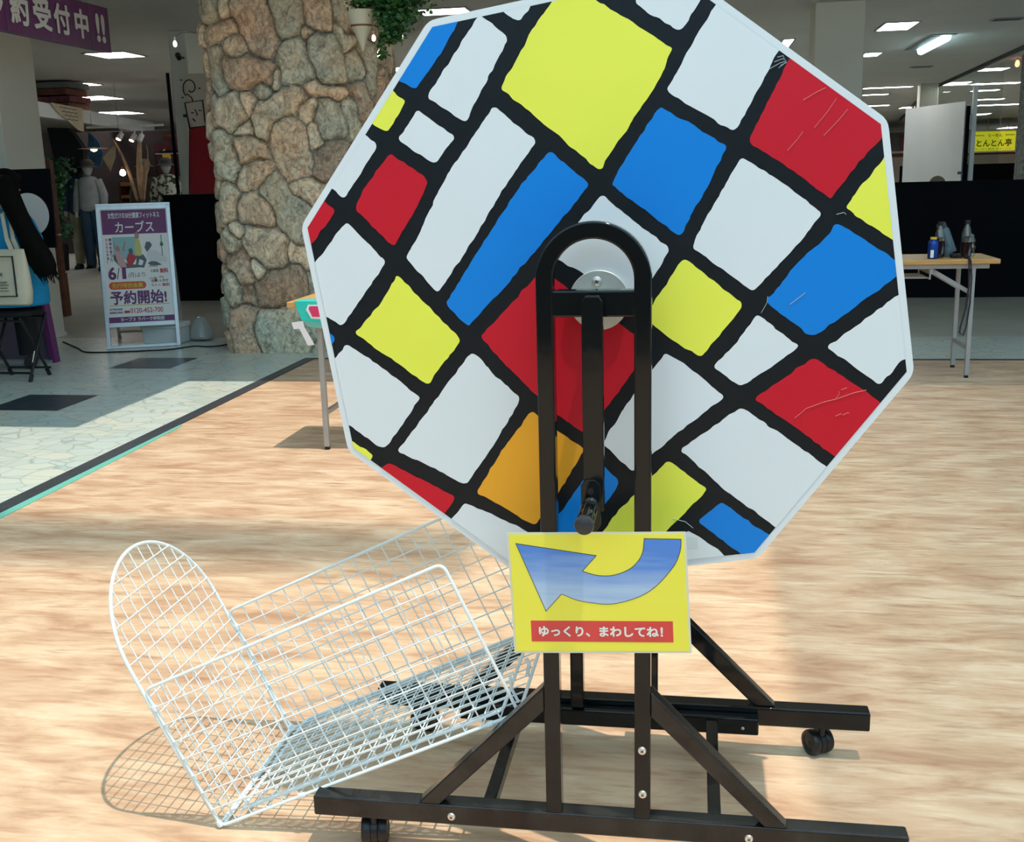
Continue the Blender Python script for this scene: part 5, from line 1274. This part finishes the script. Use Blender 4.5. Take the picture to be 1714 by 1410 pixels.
MB().tube([(-4.72, 5.64, 0.0), (-4.68, 5.62, 1.36)], 0.012, 8).build('easel_leg', M['plastic_black'], eb)

# ================================================================ STOOL, PERSON, BAG
st = empty('folding_stool', (-4.25, 4.67, 0), 'black folding stool with crossed tube legs under the seated person', 'stool')
seat = MB()
rings = []
for z, k in ((0.425, .94), (0.43, 1.0), (0.455, 1.0), (0.465, .93)):
    rings.append([(-4.26 + 0.16 * k * (abs(math.cos(a)) ** .6) * (1 if math.cos(a) > 0 else -1), 4.67 + 0.15 * k * (abs(math.sin(a)) ** .6) * (1 if math.sin(a) > 0 else -1), z) for a in [2 * math.pi * j / 28 for j in range(28)]])
seat.loft(rings); seat.build('seat', M['trouser'], st, smooth=True)
for x in (-4.12, -4.40):
    for ya, yb in ((4.54, 4.80), (4.80, 4.54)):
        off = 0.0 if ya < yb else -0.022
        lg = MB().tube([(x + off, ya, 0.012), (x + off, yb, 0.425)], 0.010, 10).build('leg', M['plastic_black'], st, smooth=True)
        MB().tube([(x + off, ya, 0.0), (x + off, ya + (yb - ya) * .10, 0.045)], 0.0135, 10).build('foot_cap', M['rubber'], lg, smooth=True)
for y, z in ((4.56, 0.055), (4.78, 0.055), (4.79, 0.40), (4.55, 0.40)):
    MB().tube([(-4.12, y, z), (-4.42, y, z)], 0.008, 8).build('cross_bar', M['plastic_black'], st, smooth=True)
o = MB().frame_box((-4.105, 4.585, 0.16), (0.0015, 0, 0), (0, 0.004, 0), (0, 0.018, 0.035)).build('sticker', M['paper_white'], st)

def skin_body(name, joints, edges, m_, parent=None, root=0, sub=2):
    me = bpy.data.meshes.new(name); me.from_pydata([j[:3] for j in joints], edges, [])
    o = bpy.data.objects.new(name, me); COL.objects.link(o)
    sk = o.modifiers.new('skin', 'SKIN'); sk.use_smooth_shade = True
    for i, j in enumerate(joints):
        me.skin_vertices[0].data[i].radius = (j[3], j[4] if len(j) > 4 else j[3])
    me.skin_vertices[0].data[root].use_root = True
    s_ = o.modifiers.new('sub', 'SUBSURF'); s_.levels = sub; s_.render_levels = sub
    dg = bpy.context.evaluated_depsgraph_get(); m2 = bpy.data.meshes.new_from_object(o.evaluated_get(dg)); m2.name = name
    bpy.data.objects.remove(o); m2.materials.clear(); m2.materials.append(m_); m2.shade_smooth()
    o = bpy.data.objects.new(name, m2); COL.objects.link(o)
    if parent is not None: attach(o, parent)
    return o
def ell_rings(specs, n=24):
    """specs: centre, rx, ry, tilt direction offset"""
    return [[(c[0] + rx * math.cos(2 * math.pi * j / n), c[1] + ry * math.sin(2 * math.pi * j / n), c[2] + sl * math.cos(2 * math.pi * j / n)) for j in range(n)] for c, rx, ry, sl in specs]
pe = empty('person', (-4.26, 4.68, 0), 'person seen from behind sitting on a stool, bright blue top and long black ponytail', 'person')
J = [(-4.25, 4.66, 0.53, .13, .10), (-4.24, 4.68, 0.72, .125, .09), (-4.24, 4.70, 0.93, .14, .09), (-4.25, 4.72, 1.05, .09, .07), (-4.26, 4.74, 1.12, .05), (-4.27, 4.76, 1.17, .055), (-4.275, 4.78, 1.25, .088, .095), (-4.275, 4.775, 1.32, .06, .07),
     (-4.13, 4.71, 1.01, .05), (-4.13, 4.80, 0.82, .040), (-4.25, 4.96, 0.72, .033), (-4.30, 5.02, 0.70, .03, .02),
     (-4.40, 4.70, 1.01, .05), (-4.50, 4.74, 0.80, .042), (-4.58, 4.90, 0.71, .033), (-4.60, 4.98, 0.70, .03, .02),
     (-4.17, 4.72, 0.53, .085), (-4.42, 5.03, 0.52, .06), (-4.44, 5.05, 0.10, .04), (-4.50, 5.15, 0.04, .035),
     (-4.34, 4.72, 0.53, .085), (-4.66, 4.92, 0.52, .06), (-4.68, 4.94, 0.10, .04), (-4.76, 5.02, 0.04, .035)]
E_ = [(0, 1), (1, 2), (2, 3), (3, 4), (4, 5), (5, 6), (6, 7), (3, 8), (8, 9), (9, 10), (10, 11), (3, 12), (12, 13), (13, 14), (14, 15), (0, 16), (16, 17), (17, 18), (18, 19), (0, 20), (20, 21), (21, 22), (22, 23)]
body_ = skin_body('body', J, E_, M['skin'], pe)
def fingers(wx, wy, wz, s):
    js = []; es = []
    for k in range(4):
        b = len(js); x = wx + (k - 1.5) * 0.017
        L_ = (0.065, 0.075, 0.07, 0.055)[k]
        js += [(x * .6 + wx * .4, wy, wz, .0085), (x, wy + .045, wz + .006, .0085), (x, wy + .045 + L_ * .5, wz, .0078), (x, wy + .04 + L_ * .85, wz - .018, .0068)]
        es += [(b, b + 1), (b + 1, b + 2), (b + 2, b + 3)]
        if k: es.append((b - 4, b))
    b = len(js); js += [(wx + s * .028, wy + .012, wz, .010), (wx + s * .045, wy + .04, wz - .004, .009), (wx + s * .046, wy + .065, wz - .008, .0078)]
    es += [(0 if s < 0 else 12, b), (b, b + 1), (b + 1, b + 2)]
    return js, es
for (x, y, z, s) in ((-4.30, 5.02, 0.70, -1), (-4.60, 4.98, 0.70, 1)):
    js, es = fingers(x, y, z, s); skin_body('hand', js, es, M['skin'], body_, root=4, sub=1)
# top
sh = MB().loft(ell_rings([((-4.25, 4.66, 0.485), .232, .185, 0), ((-4.25, 4.66, 0.50), .240, .195, 0), ((-4.25, 4.66, 0.56), .242, .19, 0), ((-4.25, 4.66, 0.66), .240, .175, 0), ((-4.25, 4.67, 0.78), .236, .16, 0), ((-4.25, 4.68, 0.90), .228, .150, 0), ((-4.25, 4.69, 1.00), .205, .135, 0), ((-4.25, 4.71, 1.06), .155, .115, 0), ((-4.25, 4.72, 1.10), .095, .085, 0), ((-4.255, 4.73, 1.115), .07, .07, 0)], 32))
sh.build('blue_top', M['shirt'], pe, smooth=True, subsurf=1, angle=80)
for s, pts in ((1, [(-4.15, 4.71, 1.00), (-4.13, 4.77, 0.91), (-4.16, 4.84, 0.80)]), (-1, [(-4.39, 4.70, 1.01), (-4.45, 4.73, 0.91), (-4.50, 4.76, 0.79)])):
    MB().tube(pts, [.072, .066, .06], 18).build('sleeve', M['shirt'], pe, smooth=True)
MB().tube([(-4.10, 4.528, 0.85), (-4.07, 4.525, 0.78), (-4.055, 4.53, 0.70), (-4.04, 4.54, 0.61), (-4.035, 4.545, 0.54)], 0.005, 6).build('white_piping', M['whitecloth'], pe, smooth=True)
MB().tube([(-4.125, 4.60, 1.03), (-4.105, 4.61, 1.015), (-4.09, 4.62, 0.995)], 0.007, 6).build('white_logo_mark', M['whitecloth'], pe, smooth=True)
for hip, knee, foot in (((-4.19, 4.66), (-4.42, 5.03), (-4.44, 5.05)), ((-4.34, 4.65), (-4.66, 4.92), (-4.68, 4.94))):
    pts = [(hip[0], hip[1], .53), ((hip[0] + knee[0]) / 2, (hip[1] + knee[1]) / 2, .535), (knee[0], knee[1], .52), (knee[0] - .004, knee[1] + .012, .47), (foot[0], foot[1], .40), (foot[0], foot[1], .26), (foot[0], foot[1], .10)]
    MB().tube(pts, [.125, .11, .090, .088, .080, .072, .068], 20).build('trouser_leg', M['trouser'], pe, smooth=True, angle=80)
    d = Vector((-.5, .86, 0)); f = Vector((foot[0], foot[1], 0))
    MB().tube([f - d * .05 + Vector((0, 0, .045)), f + d * .04 + Vector((0, 0, .045)), f + d * .15 + Vector((0, 0, .037)), f + d * .19 + Vector((0, 0, .03))], [.042, .045, .037, .02], 14).build('shoe', M['plastic_black'], pe, smooth=True)
# head details and hair
hc = Vector((-4.275, 4.775, 1.245))
fc = MB()
fc.lathe([(0.010, 0), (0.016, 0.012), (0.010, 0.022)], hc + Vector((0, 0.085, -0.02)), 10, (0, 1, -.3)); fc.build('nose', M['skin'], body_, smooth=True)
for s in (-1, 1):
    MB().lathe([(0.0001, -0.004), (0.012, -.003), (0.014, 0), (0.012, .003), (0.0001, .004)], hc + Vector((s * 0.032, 0.082, 0.012)), 12, (0, 1, 0)).build('eye', M['whitecloth'], body_, smooth=True)
    MB().lathe([(0.0001, -0.008), (0.018, -.006), (0.022, 0), (0.016, .006), (0.0001, .008)], hc + Vector((s * 0.088, 0.0, -0.005)), 12, (s, .3, 0)).build('ear', M['skin'], body_, smooth=True)
MB().tube([hc + Vector((-.025, .088, -.055)), hc + Vector((0, .094, -.057)), hc + Vector((.025, .088, -.055))], .004, 6).build('mouth', M['pink'], body_, smooth=True)
hr = MB(); rings = []
n = 24
for k in range(11):
    ph = -0.75 + k * (math.pi / 2 + 0.75) / 10
    ring = []
    for j in range(n):
        a = 2 * math.pi * j / n; r0 = 0.112 * math.cos(ph) if k < 10 else 0.001
        fy = 1.08; y = math.sin(a) * r0 * fy
        if y > 0 and ph < 0.35: y *= 0.35 + 0.2 * max(0, ph)
        ring.append((hc.x + math.cos(a) * r0 * .92, hc.y - 0.005 + y, hc.z + 0.02 + 0.105 * math.sin(ph)))
    rings.append(ring)
hr.loft(rings); hair = hr.build('hair', M['hair'], pe, smooth=True, angle=80)
pt = MB()
spine = [((-4.235, 4.70, 1.27), .055, .05), ((-4.17, 4.60, 1.26), .072, .055), ((-4.095, 4.53, 1.17), .070, .050), ((-4.035, 4.50, 1.07), .066, .046), ((-3.985, 4.49, 0.97), .068, .044), ((-3.950, 4.49, 0.88), .078, .042), ((-3.910, 4.49, 0.80), .084, .038), ((-3.885, 4.49, 0.74), .078, .030), ((-3.872, 4.49, 0.695), .060, .018)]
rings = []
for i, (c, rx, ry) in enumerate(spine):
    c = Vector(c); t_ = (Vector(spine[min(i + 1, len(spine) - 1)][0]) - Vector(spine[max(i - 1, 0)][0])).normalized()
    a = t_.cross(Vector((0, 1, 0))).normalized(); b = t_.cross(a)
    ring = []
    for j in range(36):
        w_ = 2 * math.pi * j / 36; k_ = 1 + 0.07 * math.sin(j * 3.1 + i * .4) + .04 * math.sin(j * 7.3)
        ring.append(c + a * rx * math.cos(w_) * k_ + b * ry * math.sin(w_) * k_)
    rings.append(ring)
pt.loft(rings)
rr = random.Random(8)
for k in range(130):
    u0 = rr.uniform(-1, 1); y0 = rr.uniform(-.03, .03); l = rr.uniform(.02, .07); c = Vector(spine[6][0]).lerp(Vector(spine[8][0]), rr.random())
    d = Vector((rr.gauss(.32, .25), 0, -1)).normalized(); ax = Vector((1, 0, .35)).normalized()
    p_ = c + ax * u0 * .06 + Vector((0, y0, 0)); pt.tube([p_ - d * .03, p_ + d * l * .6, p_ + d * l + Vector((rr.uniform(-.01, .01), 0, 0))], [.0035, .0025, .0008], 4)
pt.build('ponytail', M['hair'], hair, smooth=True, angle=80)
MB().lathe([(0.046, -.012), (0.056, -.008), (0.056, .008), (0.046, .012)], (-4.205, 4.655, 1.268), 16, (.6, -.8, -.1)).build('hair_tie', M['strap'], hair, smooth=True)

bg_ = empty('tote_bag', (-4.10, 4.46, 0.7), 'natural canvas tote bag with printed black rectangle on the seated person\'s back', 'bag')
mb = MB(); prof = [(0.515, .135, .012), (0.525, .150, .045), (0.60, .160, .055), (0.70, .158, .045), (0.80, .150, .030), (0.865, .142, .012), (0.868, .140, .005)]
rings = []
for z, hx, hy in prof:
    ring = []
    for j in range(28):
        a = 2 * math.pi * j / 28; cx_, sy_ = math.cos(a), math.sin(a)
        ring.append((-4.122 + hx * (abs(cx_) ** .55) * (1 if cx_ > 0 else -1), 4.435 + hy * (abs(sy_) ** .7) * (1 if sy_ > 0 else -1), z))
    rings.append(ring)
mb.loft(rings); mb.build('bag_body', M['canvas'], bg_, smooth=True, angle=60)
for dx, y in ((0.0, 4.42), (0.018, 4.455)):
    MB().bar((-4.055 + dx, y, 0.862), (-4.085 + dx, y + .01, 0.93), .004, .03, (0, 1, 0)).build('strap', M['canvas'], bg_)
    MB().bar((-4.085 + dx, y + .01, 0.925), (-4.150 + dx * 1.6, y + .09, 1.085), .004, .026, (0, 1, 0)).build('strap', M['canvas'], bg_)
    MB().bar((-4.150 + dx * 1.6, y + .088, 1.08), (-4.19 + dx * 1.6, y + .26, 1.125), .026, .004, (1, 0, 0)).build('strap', M['canvas'], bg_)
yb = 4.376
MB().box(-4.235, -4.028, yb - .001, yb + .01, 0.822, 0.828).box(-4.235, -4.028, yb - .002, yb + .01, 0.575, 0.580).box(-4.033, -4.028, yb - .002, yb + .01, 0.575, 0.828).box(-4.235, -4.230, yb - .002, yb + .01, 0.575, 0.828).build('printed_frame', M['ink'], bg_)
text_mesh('R E', M['ink'], bg_, (-4.155, yb - .003, 0.705), 0.05, 0.02, bold=.02)
for k in range(4): MB().box(-4.19, -4.09 + .01 * (k % 2), yb - .002, yb + .01, 0.665 - k * .018, 0.6665 - k * .018).build('printed_line', M['ink'], bg_)
MB().tube([(-4.165 + .04 * math.cos(a), yb - .001, .80 + .03 * math.sin(a)) for a in [math.pi + math.pi * k / 10 for k in range(11)]], .0018, 5).build('printed_arc', M['ink'], bg_)

# ================================================================ CLOTHES SHOP ON THE LEFT
SY = 13.5
struct(MB().box(-14.0, -5.6, 17.6, 17.7, 0, 2.25).build('wall_shop_back', M['shop_dark']))
struct(MB().box(-13.6, -13.5, 11, 17.6, 0, 2.25).build('wall_shop_side', M['shop_dark']))
hb = empty('shop_header', (-9.2, 15, 2.2), 'long pale header beam over the clothes shop front', 'shop header')
MB().prism([(-8.35, 11.6), (-9.62, 17.4), (-9.72, 17.38), (-8.45, 11.58)], (0, 0, 2.17), (1, 0, 0), (0, 1, 0), (0, 0, 0.19)).build('beam', M['greywhite'], hb)
struct(MB().prism([(-8.95, 12.75), (-7.2, 16.4), (-7.22, 16.41), (-8.97, 12.76)], (0, 0, 0), (1, 0, 0), (0, 1, 0), (0, 0, 0.05)).build('trim_6', M['alu']))
dp = empty('door_post', (-5.92, 8.0, 0), 'reddish brown wooden post right of the wide cream pillar', 'post')
MB().box(-5.985, -5.925, 7.95, 8.02, 0.42, 1.50).build('wood_post', M['brownwood'], dp, bevel=0.006)
MB().box(-5.99, -5.92, 7.94, 8.03, 0.0, 0.42).build('post_foot', M['brownwood'], dp)
MB().lathe([(0.03, -.01), (0.042, 0), (0.03, .01)], (-5.95, 7.985, 0.80), 14, (.3, 0, 1)).build('rope_knot', M['canvas'], dp, smooth=True)
def cloth_mannequin(x, y, label, top, bottom, hat=None, legs=True, hgt=1.58, sh=0.20, skirt=False, hem=0.86):
    t = empty('mannequin', (x, y, 0), label, 'mannequin')
    MB().loft(ell_rings([((x, y, hem), sh * 1.02, .15, 0), ((x, y, hem + .12), sh * 1.0, .15, 0), ((x, y, 1.12), sh * .92, .13, 0), ((x, y, 1.28), sh * 1.0, .13, 0), ((x, y, 1.36), sh * .86, .11, 0), ((x, y, 1.405), .08, .07, 0)], 20)).build('jacket', top, t, smooth=True, subsurf=1, angle=80)
    for s in (-1, 1):
        MB().tube([(x + s * sh * .82, y, 1.34), (x + s * (sh + .045), y + .01, 1.12), (x + s * (sh + .05), y - .04, .88)], [.065, .06, .05], 14).build('sleeve', top, t, smooth=True)
        MB().tube([(x + s * (sh + .05), y - .04, .88), (x + s * (sh + .05), y - .05, .80)], [.03, .022], 10).build('hand', M['pot'], t, smooth=True)
    if legs:
        for s in (-1, 1):
            MB().tube([(x + s * .08, y, hem + .06), (x + s * .095, y, .45), (x + s * .10, y, .08)], [.105, .085, .07], 16).build('trouser_leg', bottom, t, smooth=True)
            MB().loft(ell_rings([((x + s * .10, y - .05, 0), .045, .12, 0), ((x + s * .10, y - .05, .04), .045, .12, 0), ((x + s * .10, y - .02, .09), .035, .06, 0)], 14)).build('shoe', M['plastic_black'], t, smooth=True)
    else:
        MB().cyl((x, y, 0.02), (x, y, hem + .1), 0.018, 10).build('pole', M['greysteel'], t)
        MB().cyl((x, y, 0), (x, y, 0.02), 0.15, 20).build('base', M['greysteel'], t)
    MB().loft(ell_rings([((x, y, 1.40), .04, .04, 0), ((x, y, 1.44), .045, .05, 0), ((x, y, 1.48), .07, .085, 0), ((x, y, 1.53), .08, .095, 0), ((x, y, 1.60), .065, .08, 0), ((x, y, 1.63), .02, .03, 0)], 16)).build('head', M['c_grey'], t, smooth=True, subsurf=1, angle=80)
    if hat:
        MB().loft(ell_rings([((x, y, 1.525), .145, .15, 0), ((x, y, 1.535), .145, .15, 0), ((x, y, 1.55), .095, .105, 0), ((x, y, 1.61), .085, .095, 0), ((x, y, 1.645), .05, .06, 0)], 20)).build('hat', hat, t, smooth=True)
    return t
cloth_mannequin(-8.77, 13.5, 'mannequin in grey jacket, dark cap and navy trousers in the shop front', M['c_grey'], M['c_navy'], M['c_cap'], sh=.175)
cloth_mannequin(-9.16, 13.86, 'mannequin in navy top and beige trousers left of the grey jacket', M['c_navy'], M['c_beige'], None, sh=.18, hem=.80)
cloth_mannequin(-8.30, 14.35, 'mannequin in long olive coat behind the driftwood', M['c_olive'], M['c_black'], M['c_khaki'], sh=.19, hem=.70)
cloth_mannequin(-7.72, 13.9, 'mannequin in leaf patterned shirt and grey cap behind the poster stand', M['pattern_shirt'], M['c_black'], M['c_cap'], sh=.19, hem=.82)
def draped(name, pts, y, m_, label, cat, th=.03):
    o = MB().prism(pts, (0, y, 0), (1, 0, 0), (0, 0, 1), (0, th, 0)).build(name, m_, bevel=0.006); tag(o, label, cat); return o
draped('black_coat', [(-9.35, 2.12), (-9.0, 2.10), (-8.80, 1.80), (-8.82, 1.55), (-8.95, 1.40), (-9.12, 1.50), (-9.30, 1.70)], 13.5, M['c_black'], 'black coat hanging high at the left of the clothes shop', 'coat', .12)
draped('navy_shirt', [(-9.15, 1.62), (-8.98, 1.66), (-8.92, 1.50), (-8.95, 1.25), (-9.15, 1.20)], 13.62, M['c_navy'], 'navy shirt hanging below the black coat', 'shirt', .08)
draped('blue_cloth', [(-8.92, 2.05), (-8.78, 1.92), (-8.72, 1.75), (-8.78, 1.55), (-8.90, 1.50), (-8.98, 1.75)], 13.9, M['c_blue'], 'blue cloth hanging behind the grey jacket mannequin', 'cloth')
o = empty('linen_banner', (-9.0, 13.3, 2.2), 'cream cloth with handwriting draped over the shop header beam', 'banner')
MB().prism([(.645, 2.37), (1.93, 2.37), (1.92, 2.20), (1.90, 2.03), (1.65, 2.05), (1.25, 2.16), (.85, 2.27)], (-8.335, 11.6, 0), (-.2138, .9769, 0), (0, 0, 1), (.012, .003, 0)).build('cloth', M['c_cream'], o)
mb = MB()
for k in range(4): mb.tube([(-8.32 - .2138 * (.95 + .09 * k + j * .09), 11.603 + .9769 * (.95 + .09 * k + j * .09), 2.325 - k * .05 + .012 * (j % 2)) for j in range(9 - k)], .005, 4)
mb.build('handwriting', M['c_navy'], o)
draped('pennant', [(-8.62, 1.66), (-8.38, 1.88), (-8.42, 1.66), (-8.52, 1.46)], 13.7, M['c_khaki'], 'khaki triangular cloth in the middle of the clothes shop', 'cloth', .02)
draped('maroon_cloth', [(-8.42, 1.90), (-7.95, 1.90), (-7.90, 1.50), (-8.10, 1.35), (-8.45, 1.45)], 14.96, M['c_maroon'], 'maroon cloth with a gold emblem hanging behind the driftwood', 'cloth', .035)
mc = bpy.data.objects['maroon_cloth']
o = MB().prism([(-8.30, 1.75), (-8.22, 1.83), (-8.16, 1.78), (-8.14, 1.66), (-8.20, 1.60), (-8.27, 1.62)], (0, 14.95, 0), (1, 0, 0), (0, 0, 1), (0, .008, 0)).build('gold_emblem', M['gold'], mc)
draped('teal_shirt', [(-7.64, 1.68), (-7.55, 1.70), (-7.48, 1.66), (-7.46, 1.40), (-7.50, 1.22), (-7.62, 1.25)], 14.21, M['c_teal'], 'teal shirt hanging at the right end of the clothes shop', 'shirt', .06)
struct(MB().box(-8.0, -7.35, 14.3, 14.6, 1.72, 1.757).build('trim_7', M['c_black']))
o = empty('red_box', (-7.55, 14.0, 1.85), 'dark red box high at the right end of the clothes shop', 'box')
MB().box(-7.92, -7.60, 14.32, 14.55, 1.758, 1.98).build('box_body', M['darkred'], o, bevel=.005)
MB().box(-7.94, -7.58, 14.30, 14.57, 1.95, 2.0).build('box_lid', M['brownwood'], o, bevel=.005)
o = empty('clothes_rail', (-7.7, 13.93, 0), 'bright horizontal clothes rail under the dark red box', 'rail')
MB().cyl((-8.05, 14.25, 1.71), (-7.3, 14.25, 1.71), .009, 8).build('rail', M['alu'], o)
for x in (-8.05, -7.3): MB().cyl((x, 14.25, 0), (x, 14.25, 1.71), .012, 8).build('upright', M['c_black'], o)
# stacked planks above the header
for k, (m_, dx, h_) in enumerate(((M['brownwood'], 0, .10), (M['darkred'], .03, .09), (M['brownwood'], -.02, .10), (M['farwall'], .02, .09))):
    o = MB().box(-10.05 + dx, -9.02 + dx, 13.6, 14.2, 2.38 + k * .103, 2.38 + k * .103 + h_ - .006).build('storage_box', m_, bevel=.006)
    tag(o, ['lowest dark brown box stacked on the shop header', 'dark red box, second from the bottom of the header stack', 'brown box, third from the bottom of the header stack', 'grey box on top of the header stack'][k], 'box', None)
# driftwood branches
for i, (pts, r) in enumerate((([(-7.98, 13.45, .95), (-8.06, 13.45, 1.4), (-8.18, 13.45, 1.72), (-8.30, 13.45, 1.95)], [.035, .03, .02, .01]), ([(-7.93, 13.5, .95), (-7.95, 13.5, 1.4), (-7.92, 13.5, 1.7), (-7.88, 13.5, 1.93)], [.06, .05, .04, .03]), ([(-7.88, 13.4, .95), (-7.80, 13.4, 1.35), (-7.72, 13.4, 1.62), (-7.74, 13.4, 1.85)], [.02, .018, .012, .006]), ([(-7.90, 13.42, .95), (-7.84, 13.42, 1.4), (-7.78, 13.42, 1.60)], [.025, .03, .02]))):
    o = MB().tube(pts, r, 10).build('driftwood_branch', M['driftwood'], smooth=True, subsurf=1)
    tag(o, ['leaning driftwood branch, leftmost of the bundle', 'thickest upright driftwood branch in the bundle', 'thin forked driftwood branch, rightmost of the bundle', 'short bleached driftwood branch right of the thickest one'][i], 'branch', None)
o = empty('display_bin', (-8.0, 13.35, 0), 'black display bin holding the driftwood bundle', 'bin')
MB().prism([(-8.30, .98), (-7.70, .98), (-7.78, .0), (-8.22, .0)], (0, 13.28, 0), (1, 0, 0), (0, 0, 1), (0, .30, 0)).build('bin_body', M['c_black'], o, bevel=.01)
MB().box(-8.32, -7.68, 13.26, 13.60, .97, 1.0).build('bin_rim', M['c_black'], o, bevel=.004)
# wooden shelf
o = empty('wooden_shelf', (-8.45, 14.6, 0), 'brown wooden shelf between the grey jacket mannequin and the driftwood', 'shelf')
for z in (.55, .80, 1.05, 1.24): MB().box(-8.85, -8.15, 14.5, 14.9, z, z + .05).build('shelf_board', M['tanwood'], o)
for x in (-8.85, -8.17): MB().box(x, x + .03, 14.5, 14.9, 0, 1.3).build('side_panel', M['brownwood'], o)
for k in range(4):
    o = MB().loft(ell_rings([((-8.72 + k * .125, 14.56, .602), .05, .06, 0), ((-8.72 + k * .125, 14.56, .66), .055, .06, 0), ((-8.72 + k * .125, 14.56, .70), .03, .04, 0)], 12)).build('folded_cap', [M['c_navy'], M['c_maroon'], M['c_olive'], M['c_grey'], M['c_navy']][k], smooth=True)
    tag(o, ['navy folded cap, leftmost on the wooden shop shelf', 'maroon folded cap on the wooden shop shelf', 'olive folded cap on the wooden shop shelf', 'grey folded cap, rightmost on the wooden shop shelf'][k], 'cap', 'caps on the wooden shelf')
# plant, crate
o = empty('potted_bush', (-9.2, 13.2, 0), 'dark green leafy bush left of the mannequins in the shop', 'plant')
rnd = random.Random(5); pts = []
for k in range(1800):
    z = rnd.uniform(.5, 1.65); pts.append((-9.22 + (1.1 - z) * -.05 + rnd.gauss(0, .10 + .05 * math.sin(z * 5)), 13.2 + rnd.gauss(0, .09), z))
leaves('foliage', M['leafdark'], o, pts, .06, 3)
MB().tube([(-9.22, 13.2, .40), (-9.23, 13.2, 1.0), (-9.2, 13.2, 1.5)], [.02, .015, .008], 8).build('stem', M['brownwood'], o)
MB().lathe([(.11, .02), (.14, .04), (.16, .40), (.15, .42), (.14, .38), (.0001, .38)], (-9.22, 13.2, 0.0), 20).build('pot', M['c_black'], o, smooth=True)
o = empty('blue_crate', (-9.1, 12.8, 0), 'blue grey upright crate in front of the bush', 'crate')
MB().box(-9.30, -8.95, 12.72, 12.88, 0.055, .52).build('crate_body', M['crate'], o, bevel=.01)
MB().box(-9.31, -8.94, 12.71, 12.89, .48, .53).build('crate_rim', M['crate'], o, bevel=.006)
# spotlights and pendant
for i, (x, z) in enumerate(((-8.16, 1.98), (-7.955, 1.955), (-7.84, 1.95))):
    t = empty('spotlight', (x, 13.5, z), ['white track spotlight, leftmost of the three in the shop', 'white track spotlight, middle of the three in the shop', 'white track spotlight, rightmost of the three in the shop'][i], 'spotlight')
    MB().cyl((x, 13.5, z + .03), (x, 13.5, z + .13), .008, 8).build('stem', M['white_plain'], t)
    MB().cyl((x, 13.5, z + .02), (x - .03, 13.44, z - .07), .035, 14, .042).build('lamp_head', M['white_plain'], t, smooth=True)
    if i < 2: MB().cyl((x - .03, 13.44, z - .068), (x - .031, 13.437, z - .074), .034, 14).build('lamp_glass', M['bulb'], t)
o = MB().box(-8.7, -7.5, 13.48, 13.52, 2.08, 2.11).build('light_track', M['white_plain']); tag(o, 'white ceiling track carrying the shop spotlights', 'track')
t = empty('pendant_lamp', (-8.63, 13.5, 1.79), 'flat glowing pendant lamp in the clothes shop', 'lamp')
MB().lathe([(.0001, .02), (.05, .015), (.22, 0), (.22, -.005), (.05, -.01), (.0001, -.012)], (-8.63, 13.5, 1.795), 20).build('shade', M['c_cream'], t, smooth=True)
MB().lathe([(.0001, -.045), (.045, -.025), (.05, 0), (.0001, .02)], (-8.63, 13.5, 1.79), 14).build('bulb', M['bulb'], t, smooth=True)
MB().cyl((-8.63, 13.5, 1.81), (-8.63, 13.5, 2.3), .004, 6).build('cord', M['ink'], t)
t = empty('shop_lantern', (-8.03, 13.6, 1.43), 'small warm glowing lamp beside the olive coat', 'lamp')
MB().lathe([(.0001, -.05), (.04, -.03), (.045, .01), (.02, .05)], (-8.10, 13.3, 1.43), 12).build('glass_globe', M['bulb'], t, smooth=True)
MB().cyl((-8.10, 13.3, 1.47), (-8.10, 13.3, 1.52), .02, 10).build('cap', M['brownwood'], t)
MB().cyl((-8.10, 13.3, 1.52), (-8.10, 13.3, 2.8), .003, 6).build('cord', M['ink'], t)
# thin dark post of the shop opening
o = MB().prism([(-5.31, 1.14), (-5.285, 1.14), (-5.285, 2.38), (-5.31, 2.38)], (0, 9.28, 0), (1, 0, 0), (0, 0, 1), (0, .03, 0)).build('black_edge_strip', M['blackwall']); tag(o, 'thin black vertical strip left of the narrow cream pillar', 'strip')
